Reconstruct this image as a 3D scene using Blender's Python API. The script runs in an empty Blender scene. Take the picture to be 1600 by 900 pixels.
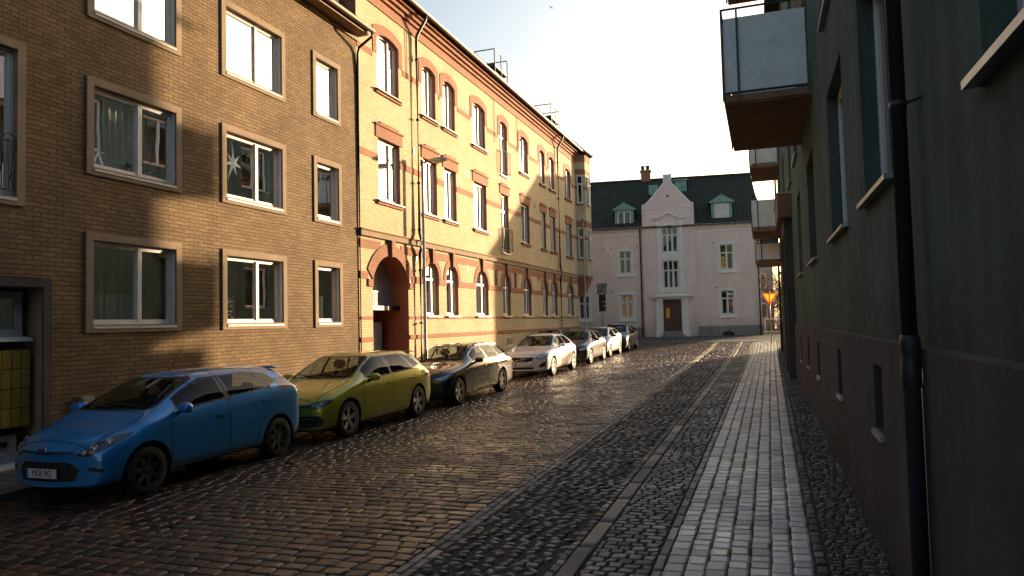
import bpy, bmesh, math, random
import numpy as np
from mathutils import Vector, Matrix, noise as mnoise
rnd = random.Random(7)
scene = bpy.context.scene
COL = scene.collection
PI = math.pi

# ------------------------------------------------------------------ object helpers
def tag(o, label=None, cat=None, group=None, kind=None):
    if label: o['label'] = label
    if cat: o['category'] = cat
    if group: o['group'] = group
    if kind: o['kind'] = kind
    return o

def empty(name, loc, rz=0.0):
    o = bpy.data.objects.new(name, None)
    o.empty_display_size = 0.3
    o.location = loc
    o.rotation_euler = (0, 0, rz)
    COL.objects.link(o)
    return o

class MB:
    """collects faces, then links them as one mesh object"""
    def __init__(s):
        s.v = []; s.f = []; s.m = []
    def poly(s, pts, m=0):
        b = len(s.v); s.v += [tuple(p) for p in pts]
        s.f.append(tuple(range(b, b + len(pts)))); s.m.append(m)
    def quad(s, a, b, c, d, m=0):
        s.poly((a, b, c, d), m)
    def add(s, vs, fs, m=0):
        b = len(s.v); s.v += [tuple(p) for p in vs]
        for f in fs:
            s.f.append(tuple(i + b for i in f)); s.m.append(m)
    def box(s, x0, x1, y0, y1, z0, z1, m=0, T=None):
        vs = [(x, y, z) for z in (z0, z1) for y in (y0, y1) for x in (x0, x1)]
        if T: vs = [T(*p) for p in vs]
        s.add(vs, [(0,2,3,1),(4,5,7,6),(0,1,5,4),(2,6,7,3),(0,4,6,2),(1,3,7,5)], m)
    def tube(s, pts, r, n=8, m=0, cap=True):
        pts = [Vector(p) for p in pts]
        rs = r if isinstance(r, (list, tuple)) else [r] * len(pts)
        rings = []
        up = Vector((0, 0, 1))
        for i, p in enumerate(pts):
            d = (pts[min(i+1, len(pts)-1)] - pts[max(i-1, 0)]).normalized()
            a = d.cross(up)
            if a.length < 1e-3: a = d.cross(Vector((1, 0, 0)))
            a.normalize(); b = d.cross(a)
            rings.append([p + (a*math.cos(2*PI*k/n) + b*math.sin(2*PI*k/n)) * rs[i] for k in range(n)])
        base = len(s.v)
        for rg in rings: s.v += [tuple(q) for q in rg]
        for i in range(len(pts)-1):
            for k in range(n):
                s.f.append((base+i*n+k, base+i*n+(k+1) % n, base+(i+1)*n+(k+1) % n, base+(i+1)*n+k)); s.m.append(m)
        if cap:
            s.f.append(tuple(base+k for k in range(n))); s.m.append(m)
            s.f.append(tuple(base+(len(pts)-1)*n+k for k in reversed(range(n)))); s.m.append(m)
    def lathe(s, prof, T, n=24, m=0, cap=False):
        """prof: list of (r, h); T maps (x, y, h) to a point"""
        base = len(s.v)
        for r, h in prof:
            for k in range(n):
                s.v.append(tuple(T(r*math.cos(2*PI*k/n), r*math.sin(2*PI*k/n), h)))
        for i in range(len(prof)-1):
            for k in range(n):
                s.f.append((base+i*n+k, base+i*n+(k+1) % n, base+(i+1)*n+(k+1) % n, base+(i+1)*n+k)); s.m.append(m)
        if cap:
            s.f.append(tuple(base+(len(prof)-1)*n+k for k in range(n))); s.m.append(m)
    def build(s, name, mats, parent=None, smooth=False, bevel=0, label=None, recalc=True):
        me = bpy.data.meshes.new(name)
        me.from_pydata(s.v, [], s.f)
        if not isinstance(mats, (list, tuple)): mats = [mats]
        for mt in mats: me.materials.append(mt)
        if len(mats) > 1: me.polygons.foreach_set('material_index', s.m)
        if recalc or bevel:
            bm = bmesh.new(); bm.from_mesh(me)
            bmesh.ops.remove_doubles(bm, verts=bm.verts, dist=1e-5)
            if bevel:
                es = [e for e in bm.edges if len(e.link_faces) == 2 and e.calc_face_angle(0) > 0.6]
                bmesh.ops.bevel(bm, geom=es, offset=bevel, segments=2, affect='EDGES', clamp_overlap=True)
            if recalc: bmesh.ops.recalc_face_normals(bm, faces=bm.faces)
            bm.to_mesh(me); bm.free()
        if smooth:
            me.polygons.foreach_set('use_smooth', [True]*len(me.polygons))
        me.update()
        o = bpy.data.objects.new(name, me)
        COL.objects.link(o)
        if parent: o.parent = parent
        if label: o['label'] = label
        return o

def smooth_by_angle(o, ang=40):
    me = o.data
    me.polygons.foreach_set('use_smooth', [True]*len(me.polygons))
    bm = bmesh.new(); bm.from_mesh(me)
    for e in bm.edges:
        e.smooth = len(e.link_faces) == 2 and e.calc_face_angle(0) < math.radians(ang)
    bm.to_mesh(me); bm.free()

def children(o):
    return [c for c in COL.objects if c.parent == o]
def copy_tree(o, parent=None):
    c = o.copy(); COL.objects.link(c); c.parent = parent
    for ch in list(o.children): copy_tree(ch, c)
    return c

def text_mesh(name, txt, size, mat, parent, mtx, extrude=0.002, align='CENTER', xscale=1.0):
    cu = bpy.data.curves.new(name, 'FONT'); cu.body = txt; cu.size = size
    cu.extrude = extrude; cu.align_x = align; cu.align_y = 'CENTER'
    t = bpy.data.objects.new(name, cu); COL.objects.link(t)
    bpy.context.view_layer.update()
    me = bpy.data.meshes.new_from_object(t.evaluated_get(bpy.context.evaluated_depsgraph_get()))
    COL.objects.unlink(t); bpy.data.objects.remove(t)
    me.transform(mtx @ Matrix.Scale(xscale, 4, (1, 0, 0)))
    me.materials.clear(); me.materials.append(mat)
    o = bpy.data.objects.new(name, me); COL.objects.link(o); o.parent = parent
    return o

# ------------------------------------------------------------------ materials
M = {}
def newmat(name):
    m = bpy.data.materials.new(name); m.use_nodes = True
    nt = m.node_tree
    for n in list(nt.nodes): nt.nodes.remove(n)
    out = nt.nodes.new('ShaderNodeOutputMaterial')
    M[name] = m
    return m, nt, out
def N(nt, typ, **kw):
    n = nt.nodes.new(typ)
    for k, v in kw.items():
        if k.startswith('i_'):
            key = k[2:].replace('_', ' ')
            n.inputs[key].default_value = v
        else: setattr(n, k, v)
    return n
def L(nt, a, b): nt.links.new(a, b)
def rgba(c): return (c[0], c[1], c[2], 1)

def simple(name, col, rough=0.6, metal=0.0, var=0.15, vscale=3.0, bump=0.0, bscale=40.0, coat=0.0, spec=0.5, dirt=0.0):
    m, nt, out = newmat(name)
    p = N(nt, 'ShaderNodeBsdfPrincipled'); L(nt, p.outputs[0], out.inputs[0])
    p.inputs['Roughness'].default_value = rough; p.inputs['Metallic'].default_value = metal
    p.inputs['Coat Weight'].default_value = coat; p.inputs['Coat Roughness'].default_value = 0.04
    p.inputs['Specular IOR Level'].default_value = spec
    tc = N(nt, 'ShaderNodeTexCoord')
    nz = N(nt, 'ShaderNodeTexNoise', i_Scale=vscale, i_Detail=6.0, i_Roughness=0.65)
    L(nt, tc.outputs['Object'], nz.inputs['Vector'])
    mr = N(nt, 'ShaderNodeMapRange'); mr.inputs[1].default_value = .3; mr.inputs[2].default_value = .7
    mr.inputs[3].default_value = 1-var; mr.inputs[4].default_value = 1+var
    L(nt, nz.outputs[0], mr.inputs[0])
    mx = N(nt, 'ShaderNodeMix', data_type='RGBA', blend_type='MULTIPLY'); mx.inputs[0].default_value = 1
    mx.inputs[6].default_value = rgba(col); L(nt, mr.outputs[0], mx.inputs[7])
    L(nt, mx.outputs[2], p.inputs['Base Color'])
    if bump:
        nb = N(nt, 'ShaderNodeTexNoise', i_Scale=bscale, i_Detail=5.0); L(nt, tc.outputs['Object'], nb.inputs['Vector'])
        b = N(nt, 'ShaderNodeBump', i_Strength=bump, i_Distance=0.01); L(nt, nb.outputs[0], b.inputs['Height'])
        L(nt, b.outputs[0], p.inputs['Normal'])
    return m

def brick(name, c1, c2, mortar, bw, rh, ms, bump, warp, axes='YZ', rough=0.85, grit=0.5, stain=0.25, bias=0.0, rowvar=0.0):
    m, nt, out = newmat(name)
    p = N(nt, 'ShaderNodeBsdfPrincipled', i_Roughness=rough); L(nt, p.outputs[0], out.inputs[0])
    p.inputs['Specular IOR Level'].default_value = 0.3
    tc = N(nt, 'ShaderNodeTexCoord'); sp = N(nt, 'ShaderNodeSeparateXYZ'); L(nt, tc.outputs['Object'], sp.inputs[0])
    cb = N(nt, 'ShaderNodeCombineXYZ')
    if axes == 'YZ':
        ad = N(nt, 'ShaderNodeMath', operation='ADD'); L(nt, sp.outputs[1], ad.inputs[0]); L(nt, sp.outputs[0], ad.inputs[1])
        L(nt, ad.outputs[0], cb.inputs[0])
    else:
        L(nt, sp.outputs[0], cb.inputs[0])
    L(nt, sp.outputs[2], cb.inputs[1])
    nz = N(nt, 'ShaderNodeTexNoise', i_Scale=5.0, i_Detail=3.0); L(nt, tc.outputs['Object'], nz.inputs['Vector'])
    vs = N(nt, 'ShaderNodeVectorMath', operation='SUBTRACT'); L(nt, nz.outputs['Color'], vs.inputs[0]); vs.inputs[1].default_value = (.5, .5, .5)
    vm = N(nt, 'ShaderNodeVectorMath', operation='SCALE'); L(nt, vs.outputs[0], vm.inputs[0]); vm.inputs['Scale'].default_value = warp
    va = N(nt, 'ShaderNodeVectorMath', operation='ADD'); L(nt, cb.outputs[0], va.inputs[0]); L(nt, vm.outputs[0], va.inputs[1])
    bt = N(nt, 'ShaderNodeTexBrick', i_Scale=1.0)
    bt.inputs['Color1'].default_value = rgba(c1); bt.inputs['Color2'].default_value = rgba(c2); bt.inputs['Mortar'].default_value = rgba(mortar)
    bt.inputs['Brick Width'].default_value = bw; bt.inputs['Row Height'].default_value = rh
    bt.inputs['Mortar Size'].default_value = ms; bt.inputs['Mortar Smooth'].default_value = 0.4; bt.inputs['Bias'].default_value = bias
    L(nt, va.outputs[0], bt.inputs['Vector'])
    n2 = N(nt, 'ShaderNodeTexNoise', i_Scale=28.0, i_Detail=6.0, i_Roughness=.7); L(nt, tc.outputs['Object'], n2.inputs['Vector'])
    n3 = N(nt, 'ShaderNodeTexNoise', i_Scale=0.7, i_Detail=5.0, i_Roughness=.6); L(nt, tc.outputs['Object'], n3.inputs['Vector'])
    mp = N(nt, 'ShaderNodeMapRange'); mp.inputs[1].default_value = .3; mp.inputs[2].default_value = .7
    mp.inputs[3].default_value = 1-stain; mp.inputs[4].default_value = 1+stain*.6; L(nt, n3.outputs[0], mp.inputs[0])
    mq = N(nt, 'ShaderNodeMapRange'); mq.inputs[1].default_value = .3; mq.inputs[2].default_value = .7
    mq.inputs[3].default_value = .78; mq.inputs[4].default_value = 1.15; L(nt, n2.outputs[0], mq.inputs[0])
    mm = N(nt, 'ShaderNodeMath', operation='MULTIPLY'); L(nt, mp.outputs[0], mm.inputs[0]); L(nt, mq.outputs[0], mm.inputs[1])
    mx = N(nt, 'ShaderNodeMix', data_type='RGBA', blend_type='MULTIPLY'); mx.inputs[0].default_value = 1
    L(nt, bt.outputs['Color'], mx.inputs[6]); L(nt, mm.outputs[0], mx.inputs[7]); L(nt, mx.outputs[2], p.inputs['Base Color'])
    # height: bricks proud of the mortar, each with a rough face
    iv = N(nt, 'ShaderNodeMath', operation='SUBTRACT'); iv.inputs[0].default_value = 1; L(nt, bt.outputs['Fac'], iv.inputs[1])
    gm = N(nt, 'ShaderNodeMath', operation='MULTIPLY_ADD'); L(nt, n2.outputs[0], gm.inputs[0]); gm.inputs[1].default_value = grit; L(nt, iv.outputs[0], gm.inputs[2])
    bsep = N(nt, 'ShaderNodeSeparateColor'); L(nt, bt.outputs['Color'], bsep.inputs[0])
    g2 = N(nt, 'ShaderNodeMath', operation='MULTIPLY_ADD'); L(nt, bsep.outputs[0], g2.inputs[0]); g2.inputs[1].default_value = rowvar; L(nt, gm.outputs[0], g2.inputs[2])
    b = N(nt, 'ShaderNodeBump', i_Strength=1.0, i_Distance=bump); L(nt, g2.outputs[0], b.inputs['Height']); L(nt, b.outputs[0], p.inputs['Normal'])
    return m

def stucco(name, col, stain=0.3, bump=0.5, rough=0.9, grime=None, g0=0, g1=1):
    """rendered wall with blotches, fine grain and damp staining that fades between heights g0 and g1"""
    m, nt, out = newmat(name)
    p = N(nt, 'ShaderNodeBsdfPrincipled', i_Roughness=rough); L(nt, p.outputs[0], out.inputs[0]); p.inputs['Specular IOR Level'].default_value = .25
    tc = N(nt, 'ShaderNodeTexCoord')
    n1 = N(nt, 'ShaderNodeTexNoise', i_Scale=.9, i_Detail=7.0, i_Roughness=.68); L(nt, tc.outputs['Object'], n1.inputs['Vector'])
    mp = N(nt, 'ShaderNodeMapping'); mp.inputs['Scale'].default_value = (2.2, 2.2, .22); L(nt, tc.outputs['Object'], mp.inputs[0])
    n2 = N(nt, 'ShaderNodeTexNoise', i_Scale=1.6, i_Detail=5.0, i_Roughness=.6); L(nt, mp.outputs[0], n2.inputs['Vector'])
    ad = N(nt, 'ShaderNodeMath', operation='ADD'); L(nt, n1.outputs[0], ad.inputs[0]); L(nt, n2.outputs[0], ad.inputs[1])
    mr = N(nt, 'ShaderNodeMapRange'); mr.inputs[1].default_value = .7; mr.inputs[2].default_value = 1.3; mr.inputs[3].default_value = 1-stain; mr.inputs[4].default_value = 1+stain*.5
    L(nt, ad.outputs[0], mr.inputs[0])
    mx = N(nt, 'ShaderNodeMix', data_type='RGBA', blend_type='MULTIPLY'); mx.inputs[0].default_value = 1
    mx.inputs[6].default_value = rgba(col); L(nt, mr.outputs[0], mx.inputs[7])
    last = mx.outputs[2]
    if grime:
        sp = N(nt, 'ShaderNodeSeparateXYZ'); L(nt, tc.outputs['Object'], sp.inputs[0])
        gz = N(nt, 'ShaderNodeMath', operation='MULTIPLY_ADD'); L(nt, n1.outputs[0], gz.inputs[0]); gz.inputs[1].default_value = 1.2; L(nt, sp.outputs[2], gz.inputs[2])
        gr = N(nt, 'ShaderNodeMapRange'); gr.inputs[1].default_value = g0+.6; gr.inputs[2].default_value = g1+.6; gr.inputs[3].default_value = .85; gr.inputs[4].default_value = 0
        L(nt, gz.outputs[0], gr.inputs[0])
        m2 = N(nt, 'ShaderNodeMix', data_type='RGBA', blend_type='MULTIPLY'); L(nt, gr.outputs[0], m2.inputs[0]); L(nt, last, m2.inputs[6]); m2.inputs[7].default_value = rgba(grime)
        last = m2.outputs[2]
    L(nt, last, p.inputs['Base Color'])
    n4 = N(nt, 'ShaderNodeTexNoise', i_Scale=120.0, i_Detail=4.0); L(nt, tc.outputs['Object'], n4.inputs['Vector'])
    b = N(nt, 'ShaderNodeBump', i_Strength=bump, i_Distance=.010); L(nt, n4.outputs[0], b.inputs['Height']); L(nt, b.outputs[0], p.inputs['Normal'])
    return m

def glass(name, tint, ior=1.9, rough=0.0, mult=1.0, wave=.05):
    m, nt, out = newmat(name)
    fr = N(nt, 'ShaderNodeFresnel', i_IOR=ior)
    mu = N(nt, 'ShaderNodeMath', operation='MULTIPLY', use_clamp=True); L(nt, fr.outputs[0], mu.inputs[0]); mu.inputs[1].default_value = mult
    tr = N(nt, 'ShaderNodeBsdfTransparent'); tr.inputs[0].default_value = rgba(tint)
    gl = N(nt, 'ShaderNodeBsdfGlossy', i_Roughness=rough); gl.inputs[0].default_value = (1, 1, 1, 1)
    tc = N(nt, 'ShaderNodeTexCoord'); nz = N(nt, 'ShaderNodeTexNoise', i_Scale=1.3, i_Detail=1.0); L(nt, tc.outputs['Object'], nz.inputs['Vector'])
    b = N(nt, 'ShaderNodeBump', i_Strength=wave, i_Distance=.02); L(nt, nz.outputs[0], b.inputs['Height']); L(nt, b.outputs[0], gl.inputs['Normal'])
    mx = N(nt, 'ShaderNodeMixShader'); L(nt, mu.outputs[0], mx.inputs[0]); L(nt, tr.outputs[0], mx.inputs[1]); L(nt, gl.outputs[0], mx.inputs[2])
    L(nt, mx.outputs[0], out.inputs[0])
    return m

def carpaint(name, col, metal=0.35, rough=.32, dust=.25, coat=1.0):
    m, nt, out = newmat(name)
    p = N(nt, 'ShaderNodeBsdfPrincipled', i_Roughness=rough, i_Metallic=metal); L(nt, p.outputs[0], out.inputs[0])
    p.inputs['Coat Weight'].default_value = coat; p.inputs['Coat Roughness'].default_value = .05
    tc = N(nt, 'ShaderNodeTexCoord'); sp = N(nt, 'ShaderNodeSeparateXYZ'); L(nt, tc.outputs['Object'], sp.inputs[0])
    n1 = N(nt, 'ShaderNodeTexNoise', i_Scale=6.0, i_Detail=8.0, i_Roughness=.7); L(nt, tc.outputs['Object'], n1.inputs['Vector'])
    # road dirt thrown up along the sills and a thin film of dust above
    ma = N(nt, 'ShaderNodeMath', operation='MULTIPLY_ADD'); L(nt, n1.outputs[0], ma.inputs[0]); ma.inputs[1].default_value = -.5; L(nt, sp.outputs[2], ma.inputs[2])
    mr = N(nt, 'ShaderNodeMapRange'); mr.inputs[1].default_value = -.05; mr.inputs[2].default_value = .45; mr.inputs[3].default_value = dust*2.2; mr.inputs[4].default_value = dust*.25
    L(nt, ma.outputs[0], mr.inputs[0])
    mx = N(nt, 'ShaderNodeMix', data_type='RGBA'); L(nt, mr.outputs[0], mx.inputs[0]); mx.inputs[6].default_value = rgba(col); mx.inputs[7].default_value = (.07, .06, .05, 1)
    L(nt, mx.outputs[2], p.inputs['Base Color'])
    rr = N(nt, 'ShaderNodeMath', operation='MULTIPLY_ADD'); L(nt, mr.outputs[0], rr.inputs[0]); rr.inputs[1].default_value = .6; rr.inputs[2].default_value = rough
    L(nt, rr.outputs[0], p.inputs['Roughness'])
    rc = N(nt, 'ShaderNodeMath', operation='MULTIPLY_ADD'); L(nt, mr.outputs[0], rc.inputs[0]); rc.inputs[1].default_value = .25; rc.inputs[2].default_value = .02
    L(nt, rc.outputs[0], p.inputs['Coat Roughness'])
    return m

def stone(name, col, var, rough, wet=.5, hue=.0, patch=None):
    """paving stones: colour varies per stone (attribute 'tint') and by grain; damp patches are darker and smoother"""
    m, nt, out = newmat(name)
    p = N(nt, 'ShaderNodeBsdfPrincipled'); L(nt, p.outputs[0], out.inputs[0])
    at = N(nt, 'ShaderNodeAttribute', attribute_name='tint')
    sc = N(nt, 'ShaderNodeSeparateColor'); L(nt, at.outputs['Color'], sc.inputs[0])
    tc = N(nt, 'ShaderNodeTexCoord')
    n1 = N(nt, 'ShaderNodeTexNoise', i_Scale=45.0, i_Detail=5.0, i_Roughness=.7); L(nt, tc.outputs['Object'], n1.inputs['Vector'])
    n2 = N(nt, 'ShaderNodeTexNoise', i_Scale=.8, i_Detail=4.0); L(nt, tc.outputs['Object'], n2.inputs['Vector'])
    a = N(nt, 'ShaderNodeMapRange'); a.inputs[3].default_value = 1-var; a.inputs[4].default_value = 1+var; L(nt, sc.outputs[0], a.inputs[0])
    g = N(nt, 'ShaderNodeMapRange'); g.inputs[1].default_value = .3; g.inputs[2].default_value = .7; g.inputs[3].default_value = .7; g.inputs[4].default_value = 1.25; L(nt, n1.outputs[0], g.inputs[0])
    mu = N(nt, 'ShaderNodeMath', operation='MULTIPLY'); L(nt, a.outputs[0], mu.inputs[0]); L(nt, g.outputs[0], mu.inputs[1])
    cm = N(nt, 'ShaderNodeMix', data_type='RGBA'); L(nt, sc.outputs[1], cm.inputs[0])
    cm.inputs[6].default_value = rgba(col); w = hue
    cm.inputs[7].default_value = (col[0]*(1+w), col[1]*(1+.1*w), col[2]*(1-.6*w), 1)
    mx = N(nt, 'ShaderNodeMix', data_type='RGBA', blend_type='MULTIPLY'); mx.inputs[0].default_value = 1; L(nt, cm.outputs[2], mx.inputs[6]); L(nt, mu.outputs[0], mx.inputs[7])
    L(nt, mx.outputs[2], p.inputs['Base Color'])
    r = N(nt, 'ShaderNodeMapRange'); r.inputs[1].default_value = .35; r.inputs[2].default_value = .65; r.inputs[3].default_value = rough-.12*wet; r.inputs[4].default_value = rough+.25*wet; L(nt, n2.outputs[0], r.inputs[0])
    r2 = N(nt, 'ShaderNodeMath', operation='MULTIPLY_ADD', use_clamp=True); L(nt, sc.outputs[2], r2.inputs[0]); r2.inputs[1].default_value = .22; L(nt, r.outputs[0], r2.inputs[2])
    L(nt, r2.outputs[0], p.inputs['Roughness'])
    b = N(nt, 'ShaderNodeBump', i_Strength=.6, i_Distance=.004); L(nt, n1.outputs[0], b.inputs['Height']); L(nt, b.outputs[0], p.inputs['Normal'])
    return m

brick('brown_brick', (.30, .192, .098), (.215, .138, .070), (.135, .088, .050),   .27, .080, .010, .026, .040, grit=1.1, stain=.28, rowvar=1.8)
brick('yellow_brick', (.72, .565, .345), (.62, .475, .28), (.46, .37, .26), .25, .076, .009, .006, .004, grit=.3, stain=.16)
brick('red_brick', (.44, .195, .115), (.37, .165, .10), (.30, .125, .07), .125, .076, .008, .005, .004, grit=.3, stain=.2)
simple('surround', (.31, .225, .15), .9, bump=.4, bscale=70, var=.16, vscale=2.2)
stucco('green_stucco', (.098, .142, .122), stain=.48, bump=1.0, grime=(.45, .5, .42), g0=1.6, g1=2.6)
stucco('plinth_stucco', (.098, .087, .090), stain=.5, bump=1.0, grime=(.5, .48, .46), g0=-.2, g1=.9)
stucco('pink_stucco', (.84, .68, .64), stain=.12, bump=.4, grime=(.6, .58, .58), g0=0, g1=1.6)
stucco('white_plaster', (.84, .82, .81), stain=.12, bump=.3)
stucco('grey_plinth', (.27, .25, .25), stain=.25, bump=.5)
simple('white_wood', (.72, .70, .66), .45, var=.08, vscale=6)
simple('grey_wood', (.36, .37, .37), .6, var=.14, vscale=5, bump=.2, bscale=30)
simple('brown_door', (.09, .035, .02), .45, var=.25, vscale=5)
simple('dark_metal', (.025, .025, .028), .45, metal=.6, var=.3)
simple('black_paint', (.02, .021, .024), .4, var=.2)
simple('pipe_paint', (.022, .024, .032), .5, var=.3, vscale=5, bump=.15, bscale=25)
simple('zinc', (.33, .34, .35), .45, metal=.7, var=.2)
simple('white_sheet', (.62, .60, .56), .5, var=.12)
simple('copper_green', (.20, .34, .28), .7, var=.25, vscale=3)
simple('gutter', (.13, .085, .05), .5, metal=.3, var=.2)
simple('wood_soffit', (.26, .155, .08), .7, var=.25, vscale=6)
simple('balcony_panel', (.74, .77, .75), .6, var=.14, vscale=2.5)
simple('balcony_under', (.24, .135, .075), .8, var=.35, vscale=2)
simple('balcony_frame', (.035, .05, .048), .5, var=.2)
simple('room_dark', (.20, .175, .11), .9, var=.3, vscale=.8)
simple('room_light', (.36, .33, .29), .9, var=.2, vscale=.8)
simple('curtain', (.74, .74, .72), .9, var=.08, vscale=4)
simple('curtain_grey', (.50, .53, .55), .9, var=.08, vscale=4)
simple('paper', (.80, .78, .74), .8, var=.06)
simple('plant_leaf', (.05, .09, .03), .6, var=.3)
simple('terracotta', (.30, .12, .06), .8, var=.2)
simple('tile_yellow', (.30, .20, .035), .25, var=.2, vscale=2.5, bump=.05)
simple('asphalt', (.055, .052, .050), .75, var=.25, vscale=2.0, bump=.6, bscale=130)
simple('joint_dirt', (.030, .024, .019), .9, var=.4, vscale=2.5, bump=.6, bscale=60)
simple('earth', (.10, .085, .06), .95, var=.3, vscale=1.0)
simple('rubber', (.018, .018, .018), .75, var=.3, vscale=12, bump=.2, bscale=60)
simple('black_plastic', (.016, .016, .017), .5, var=.2)
simple('gloss_black', (.008, .008, .009), .12, var=.1, coat=.5)
simple('chrome', (.75, .75, .76), .12, metal=1.0, var=.08)
simple('alloy', (.50, .49, .48), .32, metal=.85, var=.15)
simple('dark_rim', (.03, .03, .032), .5, metal=.3, var=.2)
simple('seat_cloth', (.035, .033, .033), .9, var=.2)
simple('plate_white', (.78, .78, .76), .4, var=.05)
simple('plate_blue', (.02, .06, .35), .4, var=.05)
simple('plate_ink', (.015, .015, .018), .5, var=.05)
simple('lamp_red', (.35, .018, .02), .15, var=.1, coat=.8)
simple('lamp_clear', (.42, .44, .47), .15, metal=.6, var=.15, coat=.8)
simple('lamp_dark', (.045, .048, .055), .12, metal=.2, var=.2, coat=.9)
simple('amber', (.6, .22, .02), .25, var=.05)
simple('sign_yellow', (.85, .42, .03), .45, var=.05)
simple('sign_red', (.60, .07, .03), .45, var=.05)
simple('sign_blue', (.05, .12, .38), .45, var=.05)
simple('sign_back', (.10, .095, .09), .6, var=.15)
simple('lamp_glass', (.70, .62, .45), .35, var=.1)
simple('bark', (.085, .06, .04), .9, var=.3, vscale=8, bump=.5, bscale=30)
simple('twig', (.17, .115, .055), .9, var=.35, vscale=6)
simple('house_grey', (.34, .33, .31), .9, var=.15)
simple('house_tan', (.30, .25, .19), .9, var=.15)
simple('bird_black', (.02, .02, .02), .8)
glass('pane', (.92, .96, .96), 1.9, mult=.75)
glass('pane_bright', (.85, .88, .88), 2.0, mult=2.6)
glass('car_glass', (.66, .74, .70), 1.5, mult=.45, wave=0.0)
carpaint('paint_blue', (.008, .25, .62), metal=.25, rough=.28, dust=.04)
carpaint('paint_lime', (.42, .40, .012), metal=.3, rough=.28, dust=.05)
carpaint('paint_navy', (.005, .010, .024), metal=.1, rough=.2, dust=.03)
carpaint('paint_white', (.84, .83, .82), metal=.0, rough=.35, dust=.10)
carpaint('paint_black', (.009, .010, .012), metal=.2, rough=.25, dust=.16)
carpaint('paint_silver', (.50, .50, .50), metal=.6, rough=.35, dust=.12)
carpaint('paint_grey', (.09, .085, .085), metal=.4, rough=.3, dust=.15)
carpaint('paint_brown', (.035, .018, .012), metal=.3, rough=.3, dust=.15)
stone('sett_stone', (.048, .026, .016), .75, .27, wet=.6, hue=.5)
stone('kerb_stone', (.10, .094, .088), .4, .45, wet=.5, hue=.15)
stone('edge_stone', (.17, .155, .145), .4, .45, wet=.5, hue=.15)
stone('field_stone', (.10, .094, .086), .6, .40, wet=.6, hue=.2)
stone('small_stone', (.085, .080, .076), .5, .42, wet=.6, hue=.15)
stone('walk_stone', (.40, .395, .39), .5, .27, wet=.5, hue=.08)
stone('dark_stone', (.05, .048, .047), .5, .5, wet=.4, hue=.1)

def roof_tiles(name, col, axes='X'):
    m, nt, out = newmat(name)
    p = N(nt, 'ShaderNodeBsdfPrincipled', i_Roughness=.85); L(nt, p.outputs[0], out.inputs[0]); p.inputs['Specular IOR Level'].default_value = .12
    tc = N(nt, 'ShaderNodeTexCoord'); sp = N(nt, 'ShaderNodeSeparateXYZ'); L(nt, tc.outputs['Object'], sp.inputs[0])
    a = N(nt, 'ShaderNodeMath', operation='MULTIPLY'); L(nt, sp.outputs[0 if axes == 'X' else 1], a.inputs[0]); a.inputs[1].default_value = 2*PI/.22
    s = N(nt, 'ShaderNodeMath', operation='SINE'); L(nt, a.outputs[0], s.inputs[0])
    z = N(nt, 'ShaderNodeMath', operation='MULTIPLY'); L(nt, sp.outputs[2], z.inputs[0]); z.inputs[1].default_value = 1/.24
    fz = N(nt, 'ShaderNodeMath', operation='FRACT'); L(nt, z.outputs[0], fz.inputs[0])
    h = N(nt, 'ShaderNodeMath', operation='MULTIPLY_ADD'); L(nt, fz.outputs[0], h.inputs[0]); h.inputs[1].default_value = -.8; L(nt, s.outputs[0], h.inputs[2])
    b = N(nt, 'ShaderNodeBump', i_Strength=1.0, i_Distance=.035); L(nt, h.outputs[0], b.inputs['Height']); L(nt, b.outputs[0], p.inputs['Normal'])
    n1 = N(nt, 'ShaderNodeTexNoise', i_Scale=3.0, i_Detail=9.0, i_Roughness=.8); L(nt, tc.outputs['Object'], n1.inputs['Vector'])
    cr = N(nt, 'ShaderNodeMapRange'); cr.inputs[1].default_value = .3; cr.inputs[2].default_value = .75; cr.inputs[3].default_value = .5; cr.inputs[4].default_value = 2.0; L(nt, n1.outputs[0], cr.inputs[0])
    mx = N(nt, 'ShaderNodeMix', data_type='RGBA', blend_type='MULTIPLY'); mx.inputs[0].default_value = 1; mx.inputs[6].default_value = rgba(col); L(nt, cr.outputs[0], mx.inputs[7])
    L(nt, mx.outputs[2], p.inputs['Base Color'])
    return m
roof_tiles('roof_tile', (.044, .043, .034))
roof_tiles('roof_tile_side', (.03, .024, .02), 'Y')

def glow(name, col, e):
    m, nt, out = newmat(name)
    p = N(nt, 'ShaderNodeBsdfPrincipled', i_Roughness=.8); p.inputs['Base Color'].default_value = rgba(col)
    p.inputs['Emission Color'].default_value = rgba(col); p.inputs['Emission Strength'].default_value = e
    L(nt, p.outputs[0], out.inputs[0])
glow('glow_paper', (.85, .83, .78), .6)  # faint emission added so star and candle arch stand out behind the glass
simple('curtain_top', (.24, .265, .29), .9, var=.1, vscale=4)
SUN_E = 13.0
SKY_E = 0.34

# ------------------------------------------------------------------ the ground and its paving
def gz(x, y):
    x = np.asarray(x, float); y = np.asarray(y, float)
    t = np.clip((y-34)/20, 0, 1); up = .25*t*t*(3-2*t)
    c = .015*(1-np.clip((y-20)/28, 0, 1))
    return .012*np.clip(y, -40, 54) + c*np.clip(x, -14, 8) + up

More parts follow.
